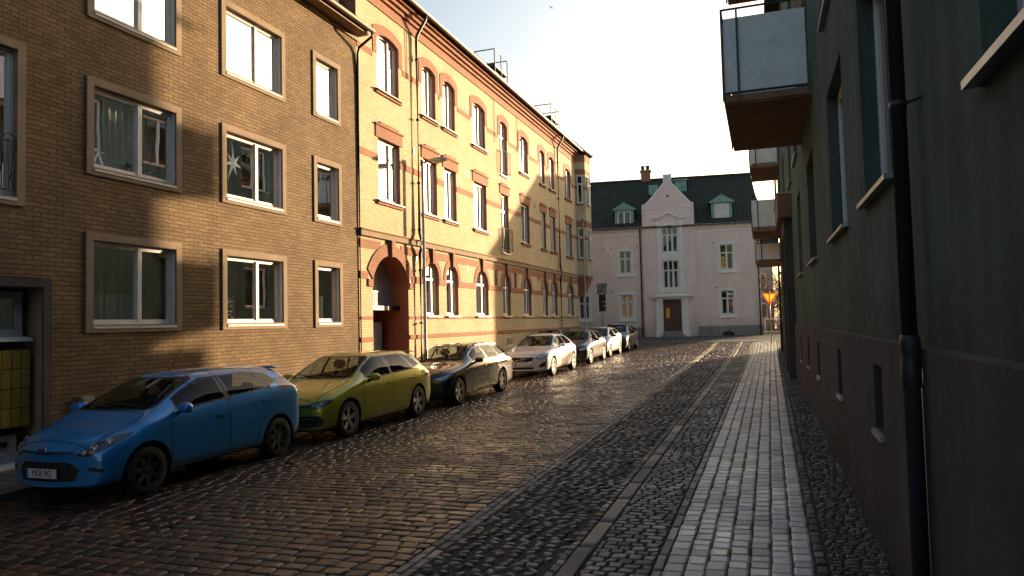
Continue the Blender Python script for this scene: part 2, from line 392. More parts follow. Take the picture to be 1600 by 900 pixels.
def ground_sheet():
    xs = np.concatenate([[-400, -150, -60, -30], np.linspace(-16, 6, 23), [12, 20, 40, 90, 200, 400]])
    ys = np.concatenate([[-400, -120, -60], np.linspace(-40, 70, 56), [90, 130, 220, 420, 900]])
    X, Y = np.meshgrid(xs, ys); Z = gz(X, Y) - .012 - .03*(np.abs(X+4.3) > 5.6)
    nx, ny = len(xs), len(ys)
    v = np.stack([X.ravel(), Y.ravel(), Z.ravel()], 1)
    b = MB(); b.v = [tuple(p) for p in v]
    for j in range(ny-1):
        for i in range(nx-1):
            b.f.append((j*nx+i, j*nx+i+1, (j+1)*nx+i+1, (j+1)*nx+i)); b.m.append(0)
    return b
tag(ground_sheet().build('ground', M['joint_dirt'], smooth=True, recalc=False), 'dark sandy bed between the paving stones, out to the horizon', 'ground', kind='structure')

def strip(name, x0, x1, y0, y1, dz, mat, label, cat, nx=6, ny=40):
    xs = np.linspace(x0, x1, nx); ys = np.linspace(y0, y1, ny)
    b = MB()
    X, Y = np.meshgrid(xs, ys); Z = gz(X, Y) + dz
    b.v = [tuple(p) for p in np.stack([X.ravel(), Y.ravel(), Z.ravel()], 1)]
    for j in range(ny-1):
        for i in range(nx-1):
            b.f.append((j*nx+i, j*nx+i+1, (j+1)*nx+i+1, (j+1)*nx+i)); b.m.append(0)
    return tag(b.build(name, mat, smooth=True, recalc=False), label, cat, kind='structure')
strip('cross_street', -60, 60, 45.6, 62, .012, M['asphalt'], 'grey asphalt of the side street that crosses in front of the pink house', 'road', nx=30, ny=14)

def stones(name, cx, cy, lx, ly, mat, label, cat, rot=None, h=.012, lift=0.0, tilt=.006, pebble=False, jit=.05, seed=1, edge=.84):
    G5 = np.array([-1, -edge, -.62, .62, edge, 1.0])
    """one paving sheet of many domed stones; each gets its own size, tilt and tint"""
    r = np.random.RandomState(seed)
    n = len(cx)
    S, T = np.meshgrid(G5, G5); S = S.ravel(); T = T.ravel()
    mxst = np.maximum(np.abs(S), np.abs(T))
    if pebble:
        ang = np.arctan2(T, S); rad = mxst
        S0 = np.cos(ang)*rad; T0 = np.sin(ang)*rad
        zz = np.where(rad < .7, 1.0, np.where(rad < .95, .62, -.9))
        S, T = S0, T0
        wob = 1 + .22*np.sin(ang[None]*2 + r.rand(n, 1)*6.28) * r.rand(n, 1) + .12*np.sin(ang[None]*3 + r.rand(n, 1)*6.28)
        u = S[None]*wob; v = T[None]*wob
        z = zz[None]*h*(.7+.6*r.rand(n, 1))
    else:
        inner = mxst < .99
        zz = np.where(inner, 1-.5*(S**2+T**2), 0)*h
        zz = np.where(inner, zz, -.022)
        j = (r.rand(n, 8)-.5)*2*jit
        u = S[None] + j[:, 0:1]*T[None] + j[:, 1:2]*S[None]*T[None] + j[:, 2:3]*T[None]**2
        v = T[None] + j[:, 3:4]*S[None] + j[:, 4:5]*S[None]*T[None] + j[:, 5:6]*S[None]**2
        z = zz[None] + np.zeros((n, 1))
        z = z + np.where(inner, 1, 0)[None]*(r.rand(n, 36)-.5)*h*.35
    z = z + (r.rand(n, 1)-.5)*2*tilt*S[None] + (r.rand(n, 1)-.5)*2*tilt*T[None] + (r.rand(n, 1)-.5)*tilt
    a = (np.zeros(n) if rot is None else rot)[:, None]
    lx = np.asarray(lx)[:, None]/2; ly = np.asarray(ly)[:, None]/2
    px = u*lx; py = v*ly
    X = cx[:, None] + px*np.cos(a) - py*np.sin(a); Y = cy[:, None] + px*np.sin(a) + py*np.cos(a)
    Z = gz(X, Y) + z + lift
    V = np.stack([X, Y, Z], -1).reshape(-1, 3)
    q = np.array([(jj*6+i, jj*6+i+1, jj*6+i+7, jj*6+i+6) for jj in range(5) for i in range(5)])
    F = (q[None] + (np.arange(n)*36)[:, None, None]).reshape(-1, 4)
    me = bpy.data.meshes.new(name)
    me.vertices.add(len(V)); me.vertices.foreach_set('co', V.ravel())
    me.loops.add(F.size); me.loops.foreach_set('vertex_index', F.ravel().astype(np.int32))
    me.polygons.add(len(F)); me.polygons.foreach_set('loop_start', (np.arange(len(F))*4).astype(np.int32))
    me.polygons.foreach_set('use_smooth', np.ones(len(F), bool))
    me.update(calc_edges=True)
    at = me.attributes.new('tint', 'FLOAT_COLOR', 'POINT')
    tint = np.ones((n, 36, 4)); tint[:, :, 0] = r.rand(n, 1); tint[:, :, 1] = r.rand(n, 1)**1.5; tint[:, :, 2] = r.rand(n, 1)
    at.data.foreach_set('color', tint.ravel())
    me.materials.append(mat); me.validate()
    o = bpy.data.objects.new(name, me); COL.objects.link(o)
    return tag(o, label, cat, kind='structure')

def courses(x0, x1, y0, y1, pitch, length, gap=.014, seed=0, along='x', pv=.08, lv=.25, bow=0.0):
    """rows of stones; along='x' lays each row across the street, 'y' along it"""
    r = np.random.RandomState(seed); out = []
    a0, a1, b0, b1 = (y0, y1, x0, x1) if along == 'x' else (x0, x1, y0, y1)
    n = max(1, int(round((a1-a0)/pitch))); p0 = (a1-a0)/n; a = a0
    ws = p0*(1+(r.rand(n)-.5)*2*pv); ws *= (a1-a0)/ws.sum()
    for w in ws:
        b = b0 - r.rand()*length
        while b < b1:
            l = length*(1+(r.rand()-.5)*2*lv)
            lo, hi = max(b, b0), min(b+l, b1)
            if hi-lo > .04:
                m = (lo+hi)/2
                off = bow*math.sin((m-b0)/(b1-b0)*PI) + (r.rand()-.5)*.012
                out.append((a+w/2+off, m, w-gap*(.7+.6*r.rand()), hi-lo-gap*(.7+.6*r.rand())))
            b += l
        a += w
    o = np.array(out)
    if along == 'x': return o[:, 1], o[:, 0], o[:, 3], o[:, 2]
    return o[:, 0], o[:, 1], o[:, 2], o[:, 3]

cx, cy, lx, ly = courses(-9.70, -3.17, 2.5, 45.5, .165, .245, gap=.012, seed=3, bow=.10)
stones('road', cx, cy, lx, ly, M['sett_stone'], 'road of worn brown cobble setts laid in rows across the street', 'road', h=.009, tilt=.004, jit=.07, seed=3, edge=.90)
cx, cy, lx, ly = courses(-3.17, -2.97, 2.5, 45.5, .10, .22, seed=4, along='y')
stones('road_edge', cx, cy, lx, ly, M['edge_stone'], 'double row of pale setts edging the road', 'road edge', h=.006, tilt=.003, seed=4, edge=.9)
# rounded field stones
r_ = np.random.RandomState(5); pts = []
yy = 2.5
while yy < 45.4:
    xx = -2.93 + r_.rand()*.08
    while xx < -1.86:
        pts.append((xx+(r_.rand()-.5)*.03, yy+(r_.rand()-.5)*.035)); xx += .128+.045*r_.rand()
    yy += .108
pts = np.array(pts); n = len(pts)
stones('cobble_strip', pts[:, 0], pts[:, 1], .10+.045*r_.rand(n), .085+.03*r_.rand(n), M['field_stone'], 'strip of rounded dark cobblestones beside the road', 'cobbles', rot=(r_.rand(n)-.5)*1.6, h=.016, tilt=.010, pebble=True, seed=5, lift=-.008)
cx, cy, lx, ly = courses(-1.86, -1.77, 2.5, 45.5, .09, .16, seed=6, along='y')
stones('cobble_edge', cx, cy, lx, ly, M['small_stone'], 'single row of small setts along the flush kerb', 'cobbles', h=.010, seed=6)
cx, cy, lx, ly = courses(-1.765, -1.60, 2.5, 45.5, .165, .95, seed=7, along='y', gap=.010)
stones('kerb', cx, cy, lx, ly, M['kerb_stone'], 'flush kerb of long granite slabs between the cobbles and the dark setts', 'kerb', h=.002, tilt=.0015, jit=.008, seed=7, lift=.004, edge=.94)
cx, cy, lx, ly = courses(-1.595, -1.015, 2.5, 45.5, .115, .145, seed=8, pv=.12)
stones('sett_strip', cx, cy, lx, ly, M['small_stone'], 'strip of dark small setts between kerb and footway', 'setts', h=.006, tilt=.004, jit=.10, seed=8, edge=.89)
cx, cy, lx, ly = courses(-1.01, -.925, 2.5, 45.5, .085, .42, seed=9, along='y', gap=.008)
stones('footway_edge', cx, cy, lx, ly, M['edge_stone'], 'narrow row of long edging stones on the left side of the footway', 'kerb', h=.002, tilt=.002, jit=.02, seed=9, edge=.92)
cx, cy, lx, ly = courses(-.92, .27, 2.5, 45.6, .17, .185, seed=10, along='y', gap=.006, pv=.02, lv=.22)
stones('pavement', cx, cy, lx, ly, M['walk_stone'], 'footway of seven rows of smooth pale square slabs', 'pavement', h=.0014, tilt=.0012, jit=.02, seed=10, edge=.95)
cx, cy, lx, ly = courses(.275, .375, 2.5, 45.5, .10, .19, seed=11, along='y')
stones('pavement_edge', cx, cy, lx, ly, M['dark_stone'], 'dark row of setts on the right side of the footway', 'kerb', h=.008, seed=11)
cx, cy, lx, ly = courses(.38, 1.0, 2.0, 40.5, .088, .10, seed=12, pv=.15, lv=.3)
stones('gutter_setts', cx, cy, lx, ly, M['dark_stone'], 'band of small dark setts against the green wall', 'setts', h=.010, tilt=.006, jit=.12, seed=12)
# left-hand pavement with its kerb
b = MB()
ys = np.linspace(-30, 46, 96)
for j in range(len(ys)-1):
    y0, y1 = ys[j]+.004, ys[j+1]-.004
    za, zb = float(gz(-9.8, y0)), float(gz(-9.8, y1))
    vs = [(-9.86, y0, za+.115), (-9.71, y0, za+.105), (-9.71, y1, zb+.105), (-9.86, y1, zb+.115), (-9.70, y0, za-.05), (-9.70, y1, zb-.05)]
    b.add(vs, [(0, 1, 2, 3), (1, 4, 5, 2)])
tag(b.build('left_kerb', M['edge_stone'], recalc=False), 'raised granite kerb behind the parked cars', 'kerb', kind='structure')
cx, cy, lx, ly = courses(-11.3, -9.87, -2, 46, .35, .35, seed=13, pv=.0, lv=.0, gap=.008)
stones('left_pavement', cx, cy, lx, ly, M['small_stone'], 'pavement of square grey flags between the parked cars and the brick houses', 'pavement', h=.003, tilt=.002, jit=.01, seed=13, lift=.115)
strip('road_behind', -9.4, 1.2, -34, 2.5, .004, M['asphalt'], 'paved street continuing behind the viewpoint', 'road', nx=10, ny=20)

# ------------------------------------------------------------------ facade tools
def arc(u0, u1, v1, rise, n=16):
    """points of an arch from (u0, v1) over to (u1, v1)"""
    if rise <= 0: return [(u0, v1), (u1, v1)]
    c = (u1-u0)/2; m = (u0+u1)/2
    if rise >= c*.999:
        return [(m-c*math.cos(PI*k/n), v1+rise*math.sin(PI*k/n)) for k in range(n+1)]
    Rr = (c*c+rise*rise)/(2*rise); a = math.asin(c/Rr)
    return [(m+Rr*math.sin(-a+2*a*k/n), v1+rise-Rr+Rr*math.cos(-a+2*a*k/n)) for k in range(n+1)]

def facade(b, F, u0, u1, v0, v1, ops, depth=.15, mw=0, mr=1, dfn=None):
    """wall sheet with real openings and reveals; ops = list of (u0, u1, v0, v1, rise[, depth])"""
    cols = []
    for o in sorted(ops):
        if cols and o[0] < cols[-1][1]-1e-6:
            cols[-1][1] = max(cols[-1][1], o[1]); cols[-1][2].append(o)
        else: cols.append([o[0], o[1], [o]])
    def q(a, c, d, e):
        if c-a > 1e-5 and e-d > 1e-5: b.quad(F(a, d, 0), F(c, d, 0), F(c, e, 0), F(a, e, 0), mw)
    x = u0
    for a, c, os in cols:
        q(x, a, v0, v1); x = c
        y = v0
        for o in sorted(os, key=lambda t: t[2]):
            q(a, c, y, o[2]); top = o[3]+o[4]
            q(a, o[0], o[2], top); q(o[1], c, o[2], top)
            P = arc(o[0], o[1], o[3], o[4])
            if o[4] > 0:
                for k in range(len(P)-1):
                    b.quad(F(P[k][0], P[k][1], 0), F(P[k+1][0], P[k+1][1], 0), F(P[k+1][0], top, 0), F(P[k][0], top, 0), mw)
            d = o[5] if len(o) > 5 else depth
            loop = [(o[0], o[2])] + P + [(o[1], o[2])]
            for k in range(len(loop)):
                p, r2 = loop[k], loop[(k+1) % len(loop)]
                b.quad(F(p[0], p[1], 0), F(r2[0], r2[1], 0), F(r2[0], r2[1], -d), F(p[0], p[1], -d), mr)
            y = top
        q(a, c, y, v1)
    q(x, u1, v0, v1)

def fbox(b, F, u0, u1, v0, v1, w0, w1, m=0):
    b.box(u0, u1, v0, v1, w0, w1, m, T=lambda u, v, w: F(u, v, w))

def band(b, F, u0, u1, v0, v1, w, gaps=(), m=0):
    x = u0
    for g0, g1 in sorted(gaps):
        if g0 > x: fbox(b, F, x, min(g0, u1), v0, v1, .0015, w, m)
        x = max(x, g1)
    if x < u1: fbox(b, F, x, u1, v0, v1, .0015, w, m)

def ring(b, F, u0, u1, v1, rise, t, w, legs=0.0, legw=None, m=0):
    """brick arch ring of thickness t around an opening, with optional legs"""
    Pi = arc(u0, u1, v1, rise); n = len(Pi)
    c = (u1-u0)/2; k = (c+t)/c
    Po = arc(u0-t, u1+t, v1, rise+t) if rise >= c*.999 else arc(u0-t, u1+t, v1+t, rise+.06)
    lw = t
    if legs: 
        Pi = [(u0, v1-legs)]+Pi+[(u1, v1-legs)]; Po = [(u0-t, v1-legs)]+Po+[(u1+t, v1-legs)]
    for i in range(len(Pi)-1):
        a, d, e, f = Pi[i], Pi[i+1], Po[i+1], Po[i]
        b.quad(F(*a, w), F(*d, w), F(*e, w), F(*f, w), m)
        b.quad(F(*f, w), F(*e, w), F(*e, .001), F(*f, .001), m)
        b.quad(F(*a, w), F(*d, w), F(*d, .001), F(*a, .001), m)
    for i in (0, -1):
        b.quad(F(*Pi[i], w), F(*Po[i], w), F(*Po[i], .001), F(*Pi[i], .001), m)

def window(F, parent, op, d, style='two', mul=.5, tr=None, fw=.06, frame='white_wood', pane='pane', sill=None, sill_out=.05, room='room_dark', label=None, sill_over=.06, bars=0, rd=1.3):
    u0, u1, v0, v1, rise = op[:5]
    b = MB(); P = arc(u0, u1, v1, rise)
    wf, wb = -d+.03, -d-.05
    loop = [(u0, v0)]+P+[(u1, v0)]
    cu = (u0+u1)/2; cv = (v0+v1+rise)/2
    def shrink(p, t):
        su = (u1-u0-2*t)/(u1-u0); sv = (v1+rise-v0-2*t)/(v1+rise-v0)
        return (cu+(p[0]-cu)*su, cv+(p[1]-cv)*sv)
    inn = [shrink(p, fw) for p in loop]
    n = len(loop)
    for k in range(n):
        a, c, e, f = loop[k], loop[(k+1) % n], inn[(k+1) % n], inn[k]
        b.quad(F(*a, wf), F(*c, wf), F(*e, wf), F(*f, wf))
        b.quad(F(*f, wf), F(*e, wf), F(*e, wb), F(*f, wb))
    topv = v1+rise-fw
    mids = {'two': [mul], 'three': [.35, .65], 'one': []}[style]
    for mfr in mids:
        um = u0+(u1-u0)*mfr
        tv = topv if rise <= 0 else (v1+rise*(1-(2*abs(mfr-.5))**2))-fw*.6
        fbox(b, F, um-.045, um+.045, v0+fw, tv, wb+.005, wf+.012)
    us = [u0+fw]+[u0+(u1-u0)*k for k in mids]+[u1-fw]
    if tr is not None:
        vt = v0+(v1+rise-v0)*tr
        fbox(b, F, u0+fw*.7, u1-fw*.7, vt-.04, vt+.04, wb+.006, wf+.006)
    # inner sash rails give each leaf a second, thinner frame
    for i in range(len(us)-1):
        a, c = us[i]+(.04 if i else 0), us[i+1]-(.04 if i < len(us)-2 else 0)
        lo, hi = v0+fw, (v0+(v1+rise-v0)*tr-.035 if tr is not None else (topv if rise <= 0 else v1))
        t = .035
        fbox(b, F, a, a+t, lo, hi, wb+.012, wf-.012); fbox(b, F, c-t, c, lo, hi, wb+.012, wf-.012)
        fbox(b, F, a+t, c-t, lo, lo+t, wb+.012, wf-.012)
        if rise <= 0: fbox(b, F, a+t, c-t, hi-t, hi, wb+.012, wf-.012)
    for k in range(bars):
        vv = v0+(v1-v0)*(k+1)/(bars+1)
        fbox(b, F, u0+fw, u1-fw, vv-.012, vv+.012, wb+.015, wf-.018)
    o = b.build('window', M[frame], parent, label=label)
    g = MB(); g.poly([F(p[0], p[1], -d-.01) for p in inn]); g.build('pane', M[pane], o, recalc=False)
    if sill:
        s = MB(); ov = sill_over
        pts = [F(u0-ov, v0+.002, -d+.031), F(u1+ov, v0+.002, -d+.031), F(u1+ov, v0-.035, sill_out), F(u0-ov, v0-.035, sill_out)]
        low = [F(u0-ov, v0-.05, -d+.031), F(u1+ov, v0-.05, -d+.031), F(u1+ov, v0-.075, sill_out), F(u0-ov, v0-.075, sill_out)]
        s.add(pts+low, [(0, 1, 2, 3), (4, 5, 6, 7), (0, 1, 5, 4), (1, 2, 6, 5), (2, 3, 7, 6), (3, 0, 4, 7)])
        s.build('sill', M[sill], o)
    if room:
        r = MB(); e = .35; h = .25; w0, w1 = -d-.055, -d-rd
        A = [(u0-e, v0-h), (u1+e, v0-h), (u1+e, v1+rise+h), (u0-e, v1+rise+h)]
        r.quad(*[F(*p, w1) for p in A])
        for k in range(4):
            r.quad(F(*A[k], w0), F(*A[(k+1) % 4], w0), F(*A[(k+1) % 4], w1), F(*A[k], w1))
        r.build('room', M[room], o)
    return o

def curtain(F, u0, u1, v0, v1, w, label, group=None, amp=.03, n=None, mat='curtain'):
    n = n or max(6, int((u1-u0)/.02))
    b = MB(); ph = rnd.random()*6
    top, bot = [], []
    for k in range(n+1):
        u = u0+(u1-u0)*k/n
        ww = w+amp*math.sin(u*42+ph)+amp*.5*math.sin(u*17+ph*2)
        top.append(F(u, v1, w+(ww-w)*.5)); bot.append(F(u, v0, ww))
    for k in range(n): b.quad(bot[k], bot[k+1], top[k+1], top[k])
    return tag(b.build('curtain', M[mat], smooth=True, recalc=False), label, 'curtain', group)

# ------------------------------------------------------------------ brown brick house on the left
XL = -11.3
def FL(u, v, w): return (XL+w, u, v)
brown = tag(empty('brown_brick_house', (0, 0, 0)), 'brown rough brick apartment house with pale stucco window surrounds, nearest on the left', 'house')
FV = [(2.30, 3.80), (5.12, 6.60), (7.97, 9.45)]
CU = [(9.57, 11.48), (12.93, 14.90), (16.36, 17.40)]
bops = [(a, c, lo, hi, 0) for (a, c) in CU for (lo, hi) in FV]
french = (6.3, 8.17, 4.36, 6.75, 0); door_bay = (6.5, 8.64, 0.02, 2.92, 0, .55)
fupper = (6.3, 8.17, 7.97, 9.45, 0)
back_ops = [(a, a+1.9, lo, hi, 0) for a in (-2.5, -7.5, -12.5, -18) for (lo, hi) in FV] + [(2.0, 3.9, lo, hi, 0) for (lo, hi) in FV]
b = MB()
facade(b, FL, -30, 18.45, -.5, 10.78, bops+[french, fupper, door_bay]+back_ops, depth=.13)
b.quad(FL(18.449, -.5, 0), FL(18.449, 10.78, 0), FL(18.449, 10.78, -10), FL(18.449, -.5, -10))
b.build('wall', [M['brown_brick'], M['surround']], brown, recalc=False)
def surround(op, t=.145, w=.035):
    b = MB(); u0, u1, v0, v1 = op[:4]
    # four pieces butted end to end with chamfered outer face
    fbox(b, FL, u0-t, u0, v0-t, v1+t, .001, w); fbox(b, FL, u1, u1+t, v0-t, v1+t, .001, w)
    fbox(b, FL, u0, u1, v1, v1+t, .001, w); fbox(b, FL, u0, u1, v0-t, v0-.0, .001, w)
    b.build('window_surround', M['surround'], brown, bevel=.006)
for op in bops+[french, fupper]: surround(op)
for op in back_ops: surround(op)
for i, (a, c) in enumerate(CU):
    for j, (lo, hi) in enumerate(FV):
        st = 'two' if i < 2 else 'one'
        window(FL, brown, (a, c, lo, hi, 0), .11, st, mul=.57, fw=.055, sill='white_sheet', sill_out=.05, sill_over=-.004, room='room_light' if (j == 2 or i == 2) else 'room_dark', rd=1.6)
        # thick white side lining seen in the reveal
        b = MB(); fbox(b, FL, c-.012, c-.003, lo, hi, -.078, -.012); b.build('window_lining', M['white_wood'], brown)
for op in back_ops: window(FL, brown, op, .11, 'two', mul=.57, sill='white_sheet', room='room_dark')
window(FL, brown, french, .11, 'two', mul=.3, sill='white_sheet', sill_over=-.004, room='room_dark')
window(FL, brown, fupper, .11, 'two', mul=.3, sill='white_sheet', sill_over=-.004, room='room_dark')
# bent-iron french railing
b = MB()
for c in (6.55, 6.95, 7.35, 7.75, 8.05):
    P = [(c-.12, 4.45)]
    for k in range(13): P.append((c+.12*math.sin(-PI/2+PI*k/12)*(1 if 1 else 0), 5.22+.13*math.cos(-PI/2+PI*k/12)))
    P += [(c+.02, 4.62), (c+.10, 4.47)]
    b.tube([FL(u, v, .02) for u, v in P], .011, 6)
    b.tube([FL(c, 4.42, .02), FL(c-.02, 5.28, .02)], .009, 6)
for v in (4.45, 5.24): b.tube([FL(6.32, v, .02), FL(8.15, v, .02)], .012, 6)
b.build('railing', M['black_paint'], brown)
# entrance bay lined with yellow glazed tiles
b = MB(); u0, u1, v0, v1 = door_bay[:4]
t = .15
fbox(b, FL, u1, u1+t, .02, v1+t, .001, .04); fbox(b, FL, u0-t, u0, .02, v1+t, .001, .04); fbox(b, FL, u0, u1, v1, v1+t, .001, .04)
b.build('door_surround', M['plinth_stucco'], brown, bevel=.006)
b = MB(); tw, tl = .145, .30
for iu in range(13):
    a = u0+.01+iu*(tw+.012); 
    if a+tw > u1: break
    for iv in range(9):
        lo = .06+iv*(tl+.010)
        if a > 7.80-.2 and (lo+tl > 2.06): continue
        if a > 7.75-.2 and lo < .62: continue
        fbox(b, FL, a, a+tw, lo, lo+tl, -.545, -.130+rnd.random()*.003)
b.build('tile_cladding', M['tile_yellow'], brown, bevel=.004)
b = MB(); fbox(b, FL, u0+.004, u1-.004, .02, v1-.004, -.60, -.548); b.build('recess_wall', M['plinth_stucco'], brown)
window(FL, brown, (7.78, 8.50, 2.12, 2.86, 0), .30, 'one', fw=.09, frame='grey_wood', sill='white_sheet', sill_out=-.10, room='room_dark', rd=.5)
window(FL, brown, (7.74, 8.42, .10, .55, 0), .30, 'one', fw=.07, frame='grey_wood', sill='white_sheet', sill_out=-.10, room='room_dark', rd=.5)
# meter box low on the wall
b = MB(); fbox(b, FL, 9.30, 9.56, .78, 1.06, .0015, .09); fbox(b, FL, 9.33, 9.53, .81, 1.03, .09, .10); b.tube([FL(9.43, .78, .05), FL(9.43, .2, .05)], .018, 6)
b.build('meter_box', M['zinc'], brown, bevel=.006)
# eaves, gutter and roof
b = MB(); fbox(b, FL, -30, 18.5, 10.78, 10.83, -.2, .42); fbox(b, FL, -30, 18.5, 10.66, 10.775, .001, .05)
b.build('soffit', M['wood_soffit'], brown)
b = MB(); n = 9
for k in range(n):
    a0, a1 = -PI+PI*k/n, -PI+PI*(k+1)/n
    p = lambda a, y: (XL+.50+.085*math.cos(a), y, 10.93+.085*math.sin(a))
    b.quad(p(a0, -30), p(a0, 18.6), p(a1, 18.6), p(a1, -30))
b.poly([(XL+.50+.085*math.cos(-PI+PI*k/n), 18.6, 10.93+.085*math.sin(-PI+PI*k/n)) for k in range(n+1)])
for y in np.arange(-2, 18.5, .75):
    b.box(XL+.30, XL+.60, y, y+.03, 10.945, 10.965)
b.build('rain_gutter', M['gutter'], brown, smooth=False, recalc=False)
b = MB(); b.tube([(XL+.52, 18.5, 10.86), (XL+.50, 18.52, 10.74), (XL+.12, 18.40, 10.42), (XL+.06, 18.44, 10.25), (XL+.03, 18.46, 9.6), (XL+.03, 18.46, .2)], [.042, .042, .042, .042, .04, .022, .022], 10)
b.build('downpipe', M['dark_metal'], brown, smooth=True)
b = MB(); b.quad((XL+.44, -30, 10.90), (XL+.44, 18.47, 10.90), (XL-5, 18.47, 13.2), (XL-5, -30, 13.2)); b.quad((XL-5, -30, 13.2), (XL-5, 18.47, 13.2), (XL-10, 18.47, 10.8), (XL-10, -30, 10.8))
b.quad((XL+.44, 18.47, 10.90), (XL-5, 18.47, 13.2), (XL-10, 18.47, 10.8), (XL-.2, 18.47, 10.8))
rf = b.build('roof', M['roof_tile_side'], brown, recalc=False)
b = MB()
b.tube([(XL+.36, -30, 11.12), (XL+.36, 18.4, 11.12)], .015, 6)
for y in np.arange(0, 18.4, .6): b.box(XL+.345, XL+.375, y, y+.02, 10.90, 11.12)
b.build('snow_guard', M['dark_metal'], rf)
b = MB(); b.box(XL-1.6, XL-.35, 15.2, 18.1, 11.0, 13.6); b.build('dormer', M['zinc'], rf)
b = MB()
for y in np.arange(15.25, 18.1, .48): b.box(XL-.35, XL-.33, y, y+.03, 11.2, 13.5)
b.build('dormer_cladding', M['grey_wood'], rf)

# things in the brown house's windows
def star_thing():
    b = MB(); c = (13.38, 5.98); n = 7
    cf = FL(c[0], c[1], -.185+.05); cb = FL(c[0], c[1], -.185-.05)
    R1 = [.44, .33, .34, .46, .32, .36, .33]
    pts = []
    for k in range(n):
        a = PI/2+2*PI*k/n
        pts.append(FL(c[0]+R1[k]*math.cos(a)*.85, c[1]+R1[k]*math.sin(a), -.185)); a2 = a+PI/n
        pts.append(FL(c[0]+.10*math.cos(a2), c[1]+.10*math.sin(a2), -.185))
    for k in range(2*n):
        b.poly((cf, pts[k], pts[(k+1) % (2*n)])); b.poly((cb, pts[(k+1) % (2*n)], pts[k]))
    b.tube([FL(c[0], c[1]+.3, -.22), FL(c[0], 6.6, -.22)], .004, 4)
    return tag(b.build('paper_star', M['glow_paper'], recalc=False), 'large seven-pointed white paper star hanging in a middle-floor window of the brown house', 'paper star')
star_thing()
b = MB()
for dx in (-.13, .13): b.tube([FL(9.84+dx, 5.16, -.185), FL(9.84, 5.46, -.185)], .016, 6)
b.tube([FL(9.68, 5.17, -.185), FL(10.0, 5.17, -.185)], .02, 6)
tag(b.build('candle_arch', M['glow_paper']), 'white triangular candle arch standing on the sill behind glass above the blue car', 'candle arch')
def potted(c, v, h, label, leaf='plant_leaf', flower=None, w=-.19):
    t = tag(empty('pot_plant', FL(c, v, w)), label, 'plant')
    b = MB(); b.lathe([(.0, 0), (.055, 0), (.075, .12), (.068, .12), (.0, .10)], lambda x, y, z: (x, y, z), 14); b.build('pot', M['terracotta'], t, smooth=True)
    b = MB(); rr = random.Random(int(c*100))
    for k in range(70):
        a = rr.random()*6.28; r = rr.random()*.10; z = .14+rr.random()*(h-.14); s = .035+rr.random()*.05
        d = Vector((math.cos(a), math.sin(a), rr.random()*.8-.2)).normalized(); e = d.cross(Vector((0, 0, 1))).normalized()
        p = Vector((math.cos(a)*r*.6, math.sin(a)*r, z))
        b.quad(p, p+d*s*.6+e*s*.35, p+d*s*1.4, p+d*s*.6-e*s*.35)
    b.build('leaves', M[leaf], t, recalc=False)
    b = MB(); b.tube([(0, 0, .1), (0, .01, h*.7)], .006, 5); b.build('stem', M['plant_leaf'], t)
    return t
potted(10.95, 5.13, .42, 'leafy dark pot plant behind the right pane of the window with the candle arch')
potted(10.45, 5.13, .20, 'small pot plant left of the mullion in the window with the candle arch')
potted(13.25, 2.32, .55, 'pale flowering pot plant in the street-level window below the paper star', leaf='paper')
curtain(FL, 9.62, 11.4, 5.16, 6.58, -.40, 'sheer curtain behind the candle arch window', 'curtains in the brown house', mat='curtain')
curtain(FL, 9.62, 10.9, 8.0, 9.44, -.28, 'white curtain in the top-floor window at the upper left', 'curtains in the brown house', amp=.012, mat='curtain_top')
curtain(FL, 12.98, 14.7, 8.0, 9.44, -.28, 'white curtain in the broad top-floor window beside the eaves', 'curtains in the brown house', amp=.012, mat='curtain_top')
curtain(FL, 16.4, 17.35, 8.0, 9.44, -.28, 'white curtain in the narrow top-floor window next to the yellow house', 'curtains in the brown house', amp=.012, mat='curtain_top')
curtain(FL, 16.4, 16.9, 2.32, 3.0, -.2, 'short white curtain in the narrow street-level window', 'curtains in the brown house', mat='curtain_grey')
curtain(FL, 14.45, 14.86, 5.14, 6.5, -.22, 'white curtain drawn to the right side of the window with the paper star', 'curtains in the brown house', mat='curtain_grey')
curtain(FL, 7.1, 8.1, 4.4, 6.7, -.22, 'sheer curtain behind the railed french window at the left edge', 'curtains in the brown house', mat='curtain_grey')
curtain(FL, 9.62, 10.7, 2.32, 2.86, -.19, 'low grey half curtain in the street-level window behind the blue car', 'curtains in the brown house', mat='house_grey')

# ------------------------------------------------------------------ yellow brick house
yel = tag(empty('yellow_brick_house', (0, 0, 0)), 'three-storey yellow brick house with red brick bands and arched windows, in low sunlight', 'house')
YC = [(19.65, 21.05), (22.78, 23.86), (24.52, 25.60), (27.40, 28.78), (30.58, 31.57), (33.42, 34.66), (36.66, 37.54), (38.40, 39.40), (41.68, 42.98)]
gops, sops, tops = [], [], []
for i, (a, c) in enumerate(YC):
    hw = (c-a)/2
    if i: gops.append((a, c, 2.50, 4.38-hw, hw))
    lo2, lo3 = (5.38, 8.95) if i == 4 else (6.10, 9.60)
    sops.append((a, c, lo2, 8.05, 0)); tops.append((a, c, lo3, 11.29, .15))
door = (19.2, 21.5, .10, 3.58, .80, .62)
b = MB()
facade(b, FL, 18.45, 44.2, -.2, 12.90, gops+sops+tops+[door], depth=.14)
b.build('wall', [M['yellow_brick'], M['red_brick']], yel, recalc=False)
